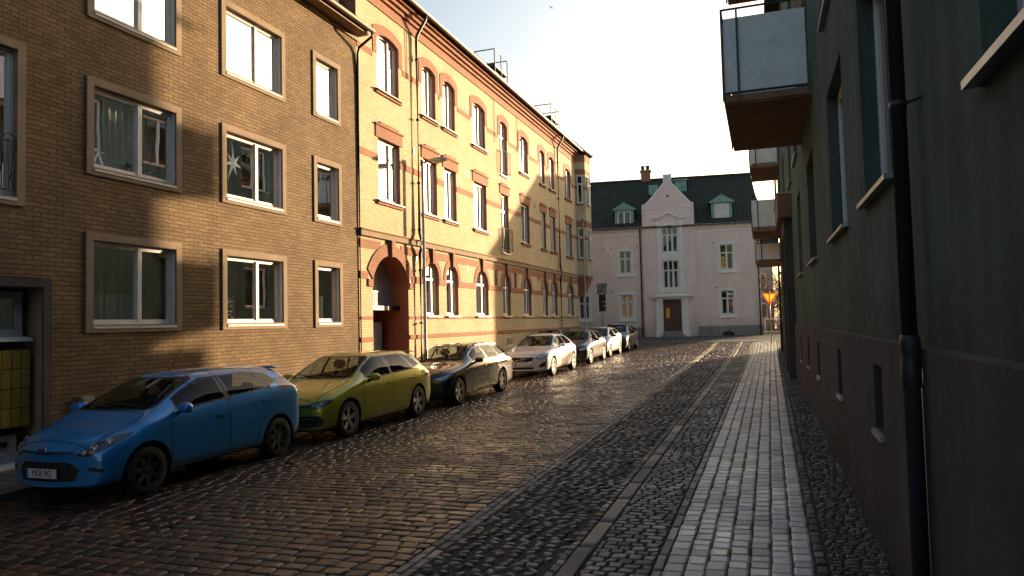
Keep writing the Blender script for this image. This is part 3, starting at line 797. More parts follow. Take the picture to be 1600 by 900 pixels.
# party wall above the brown house, red brick
b = MB(); b.poly([(XL, 18.46, 10.5), (XL, 18.46, 12.95), (XL-5, 18.46, 16.6), (XL-10, 18.46, 13), (XL-10, 18.46, 10.5)]); b.build('side_wall', M['red_brick'], yel, recalc=False)
R = M['red_brick']
def yband(name, v0, v1, w, gaps=(), u0=18.47, u1=44.2, mat=R):
    x = u0
    for g0, g1 in sorted(gaps)+[(u1, u1)]:
        if g0-x > .01:
            b = MB(); fbox(b, FL, x, g0, v0, v1, .0015, w); b.build(name, mat, yel)
        x = max(x, g1)
rt = .25
gg = [(a-.02, c+.02) for a, c in YC[1:]]+[(19.18, 21.52)]
yband('string_course', 4.86, 5.03, .085, mat=M['surround']); yband('string_course', 5.03, 5.07, .12, mat=M['red_brick'])
yband('brick_band', 4.50, 4.76, .012, [(door[0]+.5, door[1]-.5)]+[((a+c)/2-.08, (a+c)/2+.08) for a, c in YC[1:]])
yband('brick_band', 3.58, 3.80, .022, [(a-rt-.001, c+rt+.001) for a, c in YC[1:]]+[(door[0]-.28, door[1]+.28)])
for a, c in YC[1:]:
    for (p, q2) in ((a-rt, a), (c, c+rt)):
        b = MB(); fbox(b, FL, p, q2, 3.58, 3.80, .0015, .024); b.build('impost', R, yel)
yband('brick_band', 2.36, 2.46, .012, [(19.18, 21.52)]); yband('brick_band', 1.70, 1.84, .03, [(19.18, 21.52)])
b = MB(); band(b, FL, 18.47, 44.2, -.2, .75, .05, [(19.0, 21.7)]); b.build('plinth', M['grey_plinth'], yel)
yband('brick_band', 7.31, 7.51, .012, [(a-.004, c+.004) for a, c in YC])
yband('brick_band', 10.52, 10.70, .012, [(a-.255, c+.255) for a, c in YC])
yband('frieze', 12.24, 12.52, .014); yband('cornice', 12.52, 12.66, .09); yband('cornice', 12.66, 12.80, .18); yband('cornice', 12.80, 12.93, .28)
yband('cornice_line', 12.18, 12.237, .035)
# ground-floor arches with keystones
for i, (a, c) in enumerate(YC):
    if i:
        b = MB(); hw = (c-a)/2; t = min(rt, .24); v1 = 4.38-hw
        ring(b, FL, a, c, v1, hw, t, .020)
        ring(b, FL, a, c, v1, 0, t, .020, legs=v1-3.80) if False else None
        for p, q2 in ((a-t, a), (c, c+t)): fbox(b, FL, p, q2, 3.80, v1, .0015, .020)
        b.build('window_arch', R, yel)
        m = (a+c)/2; b = MB()
        for (w0, w1, vv0, vv1) in ((-.05, .05, 4.36, 4.40),): pass
        vs = [FL(m-.055, 4.34, .022), FL(m+.055, 4.34, .022), FL(m+.085, 4.86, .022), FL(m-.085, 4.86, .022), FL(m-.055, 4.34, .085), FL(m+.055, 4.34, .085), FL(m+.085, 4.86, .10), FL(m-.085, 4.86, .10)]
        b.add(vs, [(4, 5, 6, 7), (0, 1, 5, 4), (1, 2, 6, 5), (2, 3, 7, 6), (3, 0, 4, 7)]); b.build('keystone', R, yel)
    window(FL, yel, gops[i-1], .14, 'two', mul=.62, tr=.68, fw=.065, pane='pane_bright', sill='white_sheet', sill_out=.11, sill_over=.06, room='room_light') if i else None
    b = MB(); t = .20; ring(b, FL, a, c, 11.29, .15, .25, .018, legs=.59); b.build('window_arch', R, yel)
    # stepped lintel with drip ledge
    b = MB(); fbox(b, FL, a-.16, c+.16, 8.051, 8.42, .0015, .028); fbox(b, FL, a-.20, c+.20, 8.42, 8.48, .0015, .065); fbox(b, FL, a+.10, c-.10, 8.48, 8.56, .0015, .045)
    b.build('lintel', R, yel)
    if i != 4:
        window(FL, yel, sops[i], .14, 'two', mul=.62, tr=None, fw=.065, pane='pane_bright', sill='gutter', sill_out=.12, sill_over=.12, room='room_light')
        window(FL, yel, tops[i], .14, 'two', mul=.62, tr=None, fw=.065, pane='pane_bright', sill='gutter', sill_out=.12, sill_over=.12, room='room_light')
        for lo in (6.10, 9.60):
            b = MB(); fbox(b, FL, a-.12, c+.12, lo-.16, lo-.08, .0015, .06); b.build('sill_course', R, yel)
    else:
        for op in (sops[i], tops[i]):
            window(FL, yel, op, .14, 'two', mul=.5, tr=.72, fw=.06, sill='zinc', sill_out=.08, sill_over=.02, room='room_light')
            b = MB(); lo = op[2]+.08
            for v in (lo, lo+1.0): b.tube([FL(a-.08, v, .14), FL(c+.08, v, .14)], .016, 6)
            for uu in (a-.08, c+.08): b.tube([FL(uu, lo, .14), FL(uu, lo+1.0, .14)], .016, 6); b.tube([FL(uu, lo+.9, .0), FL(uu, lo+.9, .14)], .01, 5); b.tube([FL(uu, lo+.1, .0), FL(uu, lo+.1, .14)], .01, 5)
            k = 8
            for q3 in range(1, k): uu = a-.08+(c-a+.16)*q3/k; b.tube([FL(uu, lo, .14), FL(uu, lo+1.0, .14)], .008, 5)
            b.build('railing', M['dark_metal'], yel)
for i, (a, c) in enumerate(YC):
    if i == 4: continue
    for fl, (lo, hi) in (('middle', (6.2, 8.0)), ('top', (9.7, 11.1))):
        nm = ('first', 'second', 'third', 'fourth', 'fifth', 'sixth', 'seventh', 'eighth', 'ninth')[i]
        curtain(FL, a+.05, c-(c-a)*.16, lo, hi, -.30, 'white curtain in the yellow house, %s %s-floor window from the left' % (nm, fl), 'curtains in the yellow house', amp=.015)
# carriage arch: ring, boarded back wall with a balcony window, gate below
b = MB(); ring(b, FL, door[0], door[1], door[3], door[4], .30, .03)
m = 20.35
vs = [FL(m-.07, 4.34, .03), FL(m+.07, 4.34, .03), FL(m+.12, 4.86, .03), FL(m-.12, 4.86, .03), FL(m-.07, 4.34, .10), FL(m+.07, 4.34, .10), FL(m+.12, 4.86, .12), FL(m-.12, 4.86, .12)]
b.add(vs, [(4, 5, 6, 7), (0, 1, 5, 4), (1, 2, 6, 5), (2, 3, 7, 6), (3, 0, 4, 7)])
for p, q2 in ((door[0]-.28, door[0]), (door[1], door[1]+.28)): fbox(b, FL, p, q2, 3.36, 3.58, .0015, .04)
b.build('door_arch', R, yel)
b = MB()
P = arc(door[0]+.01, door[1]-.01, door[3], door[4]-.01)
for k in range(12):
    a = 20.12+k*.115
    if a+.11 > door[1]: break
    top = door[3]+door[4]*max(.02, 1-((a+.055-m)/1.15)**2)**.5-.02
    fbox(b, FL, a, a+.108, 2.80, top, -.66, -.60+.004*(k % 2))
b.build('board_panel', M['grey_wood'], yel)
window(FL, yel, (19.26, 20.10, 2.82, 3.6, .62), .62, 'one', tr=.62, fw=.07, room='room_light', rd=.8)
b = MB(); fbox(b, FL, door[0]+.004, door[1]-.004, 2.66, 2.80, -.66, -.33); b.build('balcony_slab', M['dark_metal'], yel)
b = MB()
for k in range(9): uu = 19.27+k*.10; fbox(b, FL, uu, uu+.035, 2.803, 3.22, -.40, -.375)
fbox(b, FL, 19.23, 20.15, 3.22, 3.27, -.41, -.365); b.build('baluster_railing', M['white_wood'], yel)
b = MB(); fbox(b, FL, door[0]+.004, door[1]-.004, .10, 2.66, -1.6, -1.55); b.build('passage_wall', M['brown_door'], yel)
for du in door[:2]:
    b = MB(); b.quad(FL(du, .1, -.62), FL(du, 2.66, -.62), FL(du, 2.66, -1.6), FL(du, .1, -1.6)); b.build('passage_side', M['red_brick'], yel, recalc=False)
b = MB()
for k in range(11): uu = 19.36+k*.135; fbox(b, FL, uu, uu+.130, .22, 2.28, -.70, -.655+.003*(k % 2))
g = b.build('gate', M['grey_wood'], yel)
b = MB(); fbox(b, FL, 19.40, 19.75, 1.58, 1.62, -.652, -.63); b.tube([FL(20.5, 1.3, -.652), FL(20.5, 1.3, -.60), FL(20.62, 1.3, -.60)], .012, 6); b.build('gate_handle', M['dark_metal'], g)
# ventilators and iron wall anchors
for (u, v) in ((22.05, 11.25), (26.6, 10.75), (35.55, 11.0), (22.0, 8.02), (26.7, 8.1), (35.6, 8.1), (22.1, 4.36), (26.5, 4.30), (35.8, 4.32), (36.1, 4.32)):
    b = MB(); fbox(b, FL, u, u+.09, v, v+.22, .0015, .012); b.build('wall_vent', M['dark_metal'], yel)
for u in (29.75, 32.3):
    b = MB(); fbox(b, FL, u-.07, u+.07, 3.82, 4.5, .0015, .06); b.build('wall_anchor', M['red_brick'], yel)
for u in (23.6, 25.4, 31.0, 36.4):
    b = MB(); fbox(b, FL, u, u+.6, 1.10, 1.45, .0015, .03); b.build('cellar_vent', M['surround'], yel)
# roof, gutter, downpipes, roof platforms
b = MB(); b.quad((XL+.36, 18.40, 12.97), (XL+.36, 44.6, 12.97), (XL-5, 44.6, 16.7), (XL-5, 18.40, 16.7)); b.quad((XL-5, 18.4, 16.7), (XL-5, 44.6, 16.7), (XL-10, 44.6, 13), (XL-10, 18.4, 13))
b.quad((XL+.36, 18.40, 12.97), (XL+.36, 44.6, 12.97), (XL-.1, 44.6, 12.935), (XL-.1, 18.4, 12.935))
yrf = b.build('roof', M['roof_tile_side'], yel, recalc=False)
b = MB()
for k in range(n):
    a0, a1 = -PI+PI*k/n, -PI+PI*(k+1)/n
    p = lambda a, y: (XL+.44+.085*math.cos(a), y, 12.98+.085*math.sin(a))
    b.quad(p(a0, 18.4), p(a0, 44.5), p(a1, 44.5), p(a1, 18.4))
b.poly([(XL+.44+.085*math.cos(-PI+PI*k/n), 18.4, 12.98+.085*math.sin(-PI+PI*k/n)) for k in range(n+1)])
b.build('rain_gutter', M['gutter'], yel, recalc=False)
b = MB()
for y in np.arange(18.8, 44, 1.15): b.box(XL+.18, XL+.30, y, y+.10, 13.02, 13.19)
b.tube([(XL+.24, 18.6, 13.16), (XL+.24, 44, 13.16)], .012, 5)
b.build('snow_guard', M['dark_metal'], yrf)
for (yy, jog) in ((22.28, .0), (39.95, .0)):
    b = MB(); b.tube([(XL+.46, yy-.0, 12.92), (XL+.44, yy-.02, 12.74), (XL+.14, yy-.10, 12.20), (XL+.11, yy-.1, 12.05), (XL+.11, yy-.1, 5.3), (XL+.17, yy-.1, 5.1), (XL+.17, yy-.1, 4.8), (XL+.11, yy-.1, 4.6), (XL+.11, yy-.1, .25)], .055, 10)
    for z in (11.3, 9.2, 7.0, 5.4, 4.0, 2.2): b.tube([(XL+.11, yy-.1, z), (XL+.11, yy-.1, z+.06)], .066, 10)
    b.build('downpipe', M['pipe_paint'], yel, smooth=True)
b = MB(); b.tube([(XL+.03, 21.6, 12.2), (XL+.03, 21.62, 10.5)], .012, 5); b.tube([(XL+.03, 29.9, 12.2), (XL+.03, 29.9, 10.2)], .012, 5); b.tube([(XL+.03, 33.0, 12.2), (XL+.03, 33.0, 10.4)], .012, 5); b.build('wall_cable', M['gutter'], yel)
for y0 in (34.2, 44.4):
    b = MB(); x0, x1, zb_ = XL-2.6, XL-1.5, 15.45
    b.box(x0, x1, y0, y0+1.9, zb_-.10, zb_+.05)
    for k in range(12): b.box(x0+.02, x1-.02, y0+.05+k*.155, y0+.12+k*.155, zb_+.05, zb_+.075)
    b.box(x0+.2, x1-.05, y0+.05, y0+1.85, zb_-.36, zb_-.32)
    for (xx, yy2) in ((x0, y0), (x1, y0), (x0, y0+1.9), (x1, y0+1.9), (x1, y0+.95)): b.tube([(xx, yy2, zb_-1.6), (xx, yy2, zb_+.8)], .03, 6)
    for z in (zb_+.8,): b.tube([(x0, y0, z), (x1, y0, z), (x1, y0+1.9, z), (x0, y0+1.9, z), (x0, y0, z)], .03, 6)
    b.build('roof_platform', M['black_paint'], yrf)
b = MB(); b.lathe([(.16, 0), (.16, .35), (.22, .35), (.22, .55), (0, .6)], lambda x, y, z: (XL-1.7+x, 37.4+y, 14.4+z), 12); b.build('roof_vent', M['dark_metal'], yrf, smooth=False)
# corner oriel with its own little roof, and the return wall
PL = [(XL-.05, 44.15), (XL+.55, 44.62), (XL+.62, 45.75), (XL+.1, 46.4), (XL-.8, 46.4)]
ori = MB()
for k in range(len(PL)-1):
    p, q2 = PL[k], PL[k+1]
    ori.quad((p[0], p[1], 4.9), (q2[0], q2[1], 4.9), (q2[0], q2[1], 12.75), (p[0], p[1], 12.75), 0)
    c0 = (XL-.2, 45.2)
    ori.quad((p[0]*.45+c0[0]*.55, p[1]*.45+c0[1]*.55, 3.75), (q2[0]*.45+c0[0]*.55, q2[1]*.45+c0[1]*.55, 3.75), (q2[0], q2[1], 4.9), (p[0], p[1], 4.9), 1)
oo = ori.build('oriel', [M['yellow_brick'], M['red_brick']], yel, recalc=False)
def FO(u, v, w):
    p, q2 = Vector(PL[1]), Vector(PL[2]); d = (q2-p).normalized(); nn = Vector((d.y, -d.x)); r = p+d*u+nn*w
    return (r.x, r.y, v)
def FO0(u, v, w):
    p, q2 = Vector(PL[0]), Vector(PL[1]); d = (q2-p).normalized(); nn = Vector((d.y, -d.x)); r = p+d*u+nn*w
    return (r.x, r.y, v)
for (lo, hi) in ((6.1, 8.05), (9.6, 11.4)):
    window(FO, yel, (.28, .88, lo, hi, 0), -.035, 'two', tr=.7, sill='gutter', sill_out=.10, room=None, pane='gloss_black')
    window(FO0, yel, (.16, .56, lo, hi, 0), -.035, 'one', tr=.7, sill='gutter', sill_out=.10, room=None, pane='gloss_black')
b = MB()
for v0, v1 in ((8.1, 8.5), (11.5, 11.8), (7.31, 7.51), (10.52, 10.7), (4.9, 5.05), (12.3, 12.74)):
    for k in range(len(PL)-1):
        p, q2 = Vector(PL[k]), Vector(PL[k+1]); d = (q2-p).normalized(); nn = Vector((d.y, -d.x)); p2, q3 = p+nn*.012, q2+nn*.012
        b = MB(); b.quad((p2.x, p2.y, v0), (q3.x, q3.y, v0), (q3.x, q3.y, v1), (p2.x, p2.y, v1)); b.build('oriel_band', R, oo, recalc=False)
b = MB(); ap = (XL-.4, 45.2, 14.0)
PR = [(XL-.1, 43.95), (XL+.75, 44.5), (XL+.85, 45.9), (XL+.2, 46.7), (XL-1, 46.7)]
for k in range(len(PR)-1):
    b.poly(((PR[k][0], PR[k][1], 12.86), (PR[k+1][0], PR[k+1][1], 12.86), ap))
    b.quad((PR[k][0], PR[k][1], 12.86), (PR[k+1][0], PR[k+1][1], 12.86), (PL[k+1][0], PL[k+1][1], 12.74), (PL[k][0], PL[k][1], 12.74))
b.build('oriel_roof', M['dark_metal'], oo, recalc=False)
b = MB(); b.quad((XL, 44.2, -.2), (XL-.8, 46.2, -.2), (XL-.8, 46.2, 12.9), (XL, 44.2, 12.9)); b.quad((XL-.8, 46.2, -.2), (XL-10, 46.2, -.2), (XL-10, 46.2, 12.9), (XL-.8, 46.2, 12.9)); b.quad((XL-10, 46.2, -.2), (XL-10, 18.45, -.2), (XL-10, 18.45, 13), (XL-10, 46.2, 13))
b.build('end_wall', M['yellow_brick'], yel, recalc=False)

# ------------------------------------------------------------------ green stucco house on the right
SLW = .0095
def FR(u, v, w): return (.95-SLW*u-w, u-SLW*w, v)
grn = tag(empty('green_stucco_house', (0, 0, 0)), 'dark green rendered apartment house with brown plinth along the right side', 'house')
UEND = 38.0
low = [(2.0, 3.62), (5.9, 7.42), (8.9, 10.75), (13.7, 15.55), (18.3, 19.9), (28.2, 29.8)]
rops = [(a, c, 3.21, 5.15, 0) for a, c in low]
up = [(2.0, 3.62), (5.9, 7.42), (9.4, 10.7), (13.6, 16.2), (18.6, 20.4), (22.3, 24.0), (28.0, 29.8), (33.6, 35.6)]
for k, z in enumerate((6.15, 9.0)): rops += [(a, c, z, z+2.0, 0) for a, c in up]
rb = [(-3, -1.4, z, z+1.9, 0) for z in (3.21, 6.15, 9.0)]+[(-9, -7.4, z, z+1.9, 0) for z in (3.21, 6.15, 9.0)]
bas = [(6.62, 7.08, 1.16, 1.72, 0, .18), (9.85, 10.32, 1.14, 1.72, 0, .18), (13.5, 14.0, 1.10, 1.70, 0, .18), (16.4, 16.9, 1.08, 1.69, 0, .18), (19.4, 19.9, 1.05, 1.68, 0, .18)]
portal_op = (23.5, 25.9, .2, 4.9, 0, .5)
PT = 1.93
b = MB()
facade(b, FR, -30, UEND, PT, 12.6, [o for o in rops+rb], depth=.22)
b.quad(FR(UEND, -.3, 0), FR(UEND, 12.6, 0), FR(UEND, 12.6, -11), FR(UEND, -.3, -11))
b.build('wall', [M['green_stucco'], M['green_stucco']], grn, recalc=False)
b = MB()
def FP(u, v, w): return FR(u, v, w+.045)
facade(b, FP, -30, UEND+.04, -.3, PT, bas, depth=.18)
b.quad(FR(-30, PT, .045), FR(UEND+.04, PT, .045), FR(UEND+.04, PT+.02, .0), FR(-30, PT+.02, .0))
b.quad(FR(UEND+.04, -.3, .045), FR(UEND+.04, PT, .045), FR(UEND+.04, PT, -2), FR(UEND+.04, -.3, -2))
b.build('plinth', [M['plinth_stucco'], M['plinth_stucco']], grn, recalc=False)
for o in bas:
    bb = MB(); fbox(bb, FP, o[0]+.003, o[1]-.003, o[2], o[3], -.20, -.15); cw = bb.build('cellar_window', M['black_plastic'], grn)
    bb = MB(); fbox(bb, FP, o[0]-.03, o[1]+.03, o[2]-.055, o[2]-.004, -.14, .035); bb.build('cellar_sill', M['zinc'], cw)
for o in rops+rb:
    window(FR, grn, o, .17, 'two', mul=.5, fw=.07, sill='zinc', sill_out=.075, sill_over=.05, room='room_dark')
# downpipe with its cast-iron foot
b = MB(); px_, py_ = .80, 5.0
b.tube([(px_, py_, 12.4), (px_, py_, 1.95)], .046, 16)
for z in (8.2, 3.42): b.tube([(px_, py_, z), (px_, py_, z+.05)], .051, 16); b.tube([(px_, py_, z+.02), (.95, py_-.25, z+.02)], .010, 6)
b.build('downpipe', M['pipe_paint'], grn, smooth=True)
b = MB(); b.tube([(px_, py_, 2.02), (px_, py_, 1.99), (px_, py_, 1.93), (px_, py_, 1.90), (px_, py_, 1.86), (px_, py_, 1.82), (px_, py_, 1.72), (px_, py_, 1.70), (px_, py_, .02)], [.050, .060, .060, .053, .053, .060, .060, .052, .052], 18)
b.build('pipe_foot', M['pipe_paint'], grn, smooth=True)
b = MB(); b.tube([FR(UEND-.2, 12.4, .10), FR(UEND-.2, .4, .10)], .05, 8); b.build('downpipe', M['pipe_paint'], grn, smooth=True)
# entrance portal with canopy
b = MB()
fbox(b, FR, 23.2, 23.55, .1, 5.12, .001, .24); fbox(b, FR, 25.9, 26.25, .1, 5.12, .001, .24); fbox(b, FR, 23.55, 25.9, 4.7, 5.12, .001, .24)
b.build('portal', M['plinth_stucco'], grn, bevel=.01)
b = MB(); fbox(b, FR, 23.55, 25.9, .1, 4.7, .002, .03); b.build('entrance_door', M['brown_door'], grn)
b = MB(); fbox(b, FR, 22.9, 26.6, 5.12, 5.80, .001, .40); b.build('canopy', M['balcony_under'], grn, bevel=.01)
b = MB(); fbox(b, FR, 22.86, 26.64, 5.80, 5.84, .001, .44); b.build('canopy_top', M['zinc'], grn)
def balcony(u0, u1, z0, xl, ht=1.4, slab=.16, rail=True):
    t = MB(); w1 = (.95-SLW*u0)-xl
    fbox(t, FR, u0, u1, z0-slab, z0, .001, w1-.04); sl_ = t.build('balcony', M['balcony_under'], grn)
    for k in range(6):
        uu = u0+(u1-u0)*k/6
    p = MB()
    fbox(p, FR, u0-.012, u0, z0+.06, z0+ht, .06, w1-.03); fbox(p, FR, u1, u1+.012, z0+.06, z0+ht, .06, w1-.03)
    nseg = 6
    for k in range(nseg):
        a = u0+.02+(u1-u0-.04)*k/nseg; c = a+(u1-u0-.04)/nseg-.015
        fbox(p, FR, a, c, z0+.06, z0+ht, w1-.012+.008*(k % 2), w1+.008*(k % 2))
    p.build('balcony_panel', M['balcony_panel'], sl_)
    r = MB()
    for (uu, ww) in ((u0-.02, w1), (u1+.02, w1), (u0-.02, .05), (u1+.02, .05), (u0-.02, w1-.26)):
        r.box(-.018, .018, -.018, .018, z0-slab*.6, z0+ht+.16, T=lambda x, y, z, uu=uu, ww=ww: FR(uu+y, z, ww+x))
    for (ua, ub, wa, wb2) in ((u0-.02, u0-.02, .05, w1), (u0-.02, u1+.02, w1, w1), (u1+.02, u1+.02, .05, w1)):
        for zz in (z0+ht+.16, z0+.035): r.tube([FR(ua, zz, wa), FR(ub, zz, wb2)], .020, 6)
    r.build('balcony_frame', M['balcony_frame'], sl_)
    f = MB(); fbox(f, FR, u0-.03, u1+.03, z0-.13, z0-.012, .001, w1-.03); f.build('slab_edge', M['balcony_under'], sl_)
balcony(13.2, 17.0, 6.07, -.62, ht=1.38, slab=.16)
balcony(33.6, 37.0, 6.07, -.60, ht=1.25, slab=.16)
balcony(33.6, 37.0, 8.9, -.60, ht=1.25, slab=.16)
balcony(13.2, 17.0, 9.45, -.62, ht=1.38, slab=.16)
balcony(35.4, 36.85, 4.75, -.52, ht=.8, slab=.2)
b = MB(); b.quad(FR(-30, 12.6, .5), FR(UEND+.3, 12.6, .5), FR(UEND+.3, 15.5, -5.5), FR(-30, 15.5, -5.5)); b.quad(FR(-30, 15.5, -5.5), FR(UEND+.3, 15.5, -5.5), FR(UEND+.3, 12.6, -11), FR(-30, 12.6, -11)); b.quad(FR(-30, 12.6, .5), FR(UEND+.3, 12.6, .5), FR(UEND+.3, 12.58, -.3), FR(-30, 12.58, -.3))
b.build('roof', M['roof_tile_side'], grn, recalc=False)
b = MB(); fbox(b, FR, UEND+.05, 39.3, -.2, 4.3, -.45, -.02); gw_ = b.build('shade_wall', M['plinth_stucco'], None); tag(gw_, 'tall rendered yard wall continuing past the far end of the green house', 'wall')  # added wall, keeps the low sun off the dark estate car
b = MB(); fbox(b, FR, UEND+.05, 39.33, 4.3, 4.38, -.50, .04); b.build('wall_coping', M['zinc'], gw_)

# ------------------------------------------------------------------ pink house closing the street
PA = math.radians(8)
pk = tag(empty('pink_house', (-.52, 54.0, .91), PA), 'pink rendered house with stepped white gable, dark tiled roof and brown door, closing the street', 'house')
def FK(u, v, w): return (u, -w, v)
kops = [(-9.85, -9.0, 4.66, 6.30, 0), (-9.83, -8.92, 1.39, 3.12, 0), (-12.89, -12.14, 1.39, 3.10, 0), (-12.89, -12.1, 4.66, 6.3, 0), (-2.72, -1.80, 4.70, 6.50, 0), (-2.74, -1.86, 1.50, 3.20, 0), (-15.9, -15.1, 1.4, 3.1, 0), (-15.9, -15.1, 4.66, 6.3, 0)]
b = MB()
facade(b, FK, -18, -8.12, -.6, 7.75, [o for o in kops if o[1] < -8.5], depth=.12); facade(b, FK, -4.43, 0, -.6, 7.75, [o for o in kops if o[0] > -4], depth=.12)
b.quad((0, 0, -.6), (0, 0, 8), (0, 11, 8), (0, 11, -.6)); b.poly([(0, 0, 8), (0, 5.5, 12.45), (0, 11, 8)]); b.quad((-18, 11, -.6), (0, 11, -.6), (0, 11, 8), (-18, 11, 8))
# projecting gable bay
def FG(u, v, w): return (u, -w-.14, v)
gwin = (-6.76, -5.60, 6.07, 7.80, .22); gmid = (-6.75, -5.62, 3.46, 5.48, 0); gdoor = (-6.80, -5.54, .38, 2.65, 0, .25)
facade(b, FG, -8.12, -4.43, -.6, 9.35, [gwin, gmid, gdoor], depth=.12)
for uu in (-8.12, -4.43): b.quad((uu, -.14, -.6), (uu, -.14, 9.35), (uu, .6, 9.35), (uu, .6, -.6))
GP = [(-8.12, 9.35), (-8.12, 9.60), (-7.85, 9.72), (-7.5, 10.05), (-6.95, 10.70), (-6.6, 11.10), (-6.52, 11.2), (-6.52, 11.78), (-5.92, 11.78), (-5.92, 11.2), (-5.85, 11.10), (-5.5, 10.70), (-4.95, 10.05), (-4.65, 9.72), (-4.43, 9.60), (-4.43, 9.35)]
b.poly([FG(u, v, 0) for u, v in GP])
wl = b.build('wall', [M['pink_stucco'], M['white_plaster']], pk, recalc=False)
b = MB()
for k in range(1, len(GP)-2):
    (a, c), (d, e) = GP[k], GP[k+1]
    b.quad(FG(a, c+.001, .05), FG(d, e+.001, .05), FG(d, e+.001, -.35), FG(a, c+.001, -.35))
    nx_, ny_ = (e-c), -(d-a); ll = math.hypot(nx_, ny_); nx_, ny_ = nx_/ll*.13, ny_/ll*.13
    b.quad(FG(a, c, .05), FG(d, e, .05), FG(d+nx_, e+ny_, .05), FG(a+nx_, c+ny_, .05)); b.quad(FG(a+nx_, c+ny_, .05), FG(d+nx_, e+ny_, .05), FG(d+nx_, e+ny_, .001), FG(a+nx_, c+ny_, .001))
b.build('gable_coping', M['white_plaster'], pk, recalc=False)
# pediment moulding, window surrounds, pilasters, cornice
b = MB()
seg = [(-7.42, 8.62), (-7.0, 8.60), (-6.65, 8.78), (-6.27, 8.98), (-5.9, 8.78), (-5.5, 8.58), (-5.08, 8.60)]
b.tube([FG(u, v, .06) for u, v in seg], .06, 6); b.tube([FG(u, v-.13, .03) for u, v in seg], .035, 6)
for (u0, u1) in ((-8.02, -7.45), (-5.1, -4.53)): fbox(b, FG, u0, u1, 9.28, 9.36, .002, .06)
b.build('pediment', M['white_plaster'], pk)
b = MB()
for (u0, u1) in ((-7.08, -6.78), (-5.58, -5.28)):
    fbox(b, FG, u0, u1, 3.30, 8.2, .002, .045)
fbox(b, FG, -6.78, -5.58, 5.50, 6.02, .002, .04); fbox(b, FG, -7.08, -6.78, 8.2, 8.3, .002, .06); fbox(b, FG, -5.58, -5.28, 8.2, 8.3, .002, .06)
ring(b, FG, -6.78, -5.58, 7.82, .22, .16, .045)
b.build('window_surround', M['white_plaster'], pk)
for o in kops:
    b = MB(); u0, u1, v0, v1 = o[:4]; t = .17
    fbox(b, FK, u0-t, u0, v0-t, v1+t, .002, .03); fbox(b, FK, u1, u1+t, v0-t, v1+t, .002, .03); fbox(b, FK, u0, u1, v1, v1+t, .002, .03); fbox(b, FK, u0, u1, v0-t, v0-.055, .002, .03)
    fbox(b, FK, u0-t-.06, u1+t+.06, v0-t-.07, v0-t, .002, .08)
    b.build('window_surround', M['white_plaster'], pk)
    wdw = window(FK, pk, o, .10, 'two', tr=.68, fw=.06, sill=None, room='room_dark')
window(FG, pk, gwin, .10, 'three', tr=.66, fw=.07, room='room_light'); window(FG, pk, gmid, .10, 'three', tr=.66, fw=.07, room='room_light')
for (ua, ub) in ((-18, -8.12), (-4.43, 0)):
    for (v0, v1, w_) in ((7.75, 7.90, .06), (7.90, 8.03, .18), (7.45, 7.55, .03)):
        b = MB(); fbox(b, FK, ua, ub, v0, v1, .0015, w_); b.build('cornice', M['white_plaster'], pk)
for (ua, ub) in ((-18, -8.2), (-4.35, .03)):
    b = MB(); fbox(b, FK, ua, ub, -.6, .70, .0015, .05); b.build('plinth', M['grey_plinth'], pk)
b = MB(); fbox(b, FK, .031, .06, -.6, .7, -5, .05); b.build('plinth', M['grey_plinth'], pk)
for k in range(10):
    b = MB(); fbox(b, FK, -.42 if k % 2 else -.30, .012, .72+k*.69, .72+k*.69+.62, .002, .03); b.build('corner_quoin', M['pink_stucco'], pk, bevel=.01)
# portal
b = MB()
for (u0, u1) in ((-7.32, -6.86), (-5.48, -5.02)):
    fbox(b, FG, u0, u1, -.6, 2.72, .002, .20); fbox(b, FG, u0-.06, u1+.06, -.6, .35, .003, .28); fbox(b, FG, u0-.04, u1+.04, 2.55, 2.72, .003, .24)
fbox(b, FG, -7.55, -4.80, 2.72, 2.86, .002, .30); fbox(b, FG, -7.65, -4.70, 2.86, 2.95, .002, .42); fbox(b, FG, -7.35, -5.0, 2.95, 3.15, .002, .25); fbox(b, FG, -7.42, -4.94, 3.15, 3.26, .002, .32)
fbox(b, FG, -6.86, -5.48, 2.655, 2.72, .002, .12)
for u in (-7.12, -5.22): b.lathe([(.0, 0), (.10, 0), (.07, .08), (.13, .20), (.12, .32), (.05, .38), (.07, .44), (0, .52)], lambda x, y, z, u=u: (u+x, -.14-.16+y*.9, 3.262+z), 12)
b.build('portal', M['white_plaster'], pk)
b = MB(); fbox(b, FG, gdoor[0]+.002, gdoor[1]-.002, .38, 2.65, -.30, -.22)
for (u0, u1) in ((-6.72, -6.24), (-6.10, -5.62)):
    for (v0, v1) in ((.50, 1.10), (1.2, 1.85), (1.95, 2.5)): fbox(b, FG, u0, u1, v0, v1, -.218, -.195)
d_ = b.build('door', M['brown_door'], pk, bevel=.008)
b = MB(); b.tube([FG(-6.12, 1.35, -.19), FG(-6.12, 1.35, -.13), FG(-6.02, 1.35, -.13)], .02, 6); b.build('door_handle', M['chrome'], d_)
b = MB(); fbox(b, FG, -6.60, -6.36, 1.35, 2.05, -.192, -.189); b.build('notice', M['sign_yellow'], d_)
b = MB(); fbox(b, FG, -7.0, -5.3, -.6, .12, .001, .75); fbox(b, FG, -6.86, -5.48, .12, .375, -.22, .40); b.build('steps', M['grey_plinth'], pk)
b = MB(); fbox(b, FK, -2.72, -1.92, -.02, .20, .052, .062)
b.poly([FK(u, v, .062) for u, v in arc(-2.72, -1.92, .2, .12)]); b.build('cellar_vent', M['dark_metal'], pk)
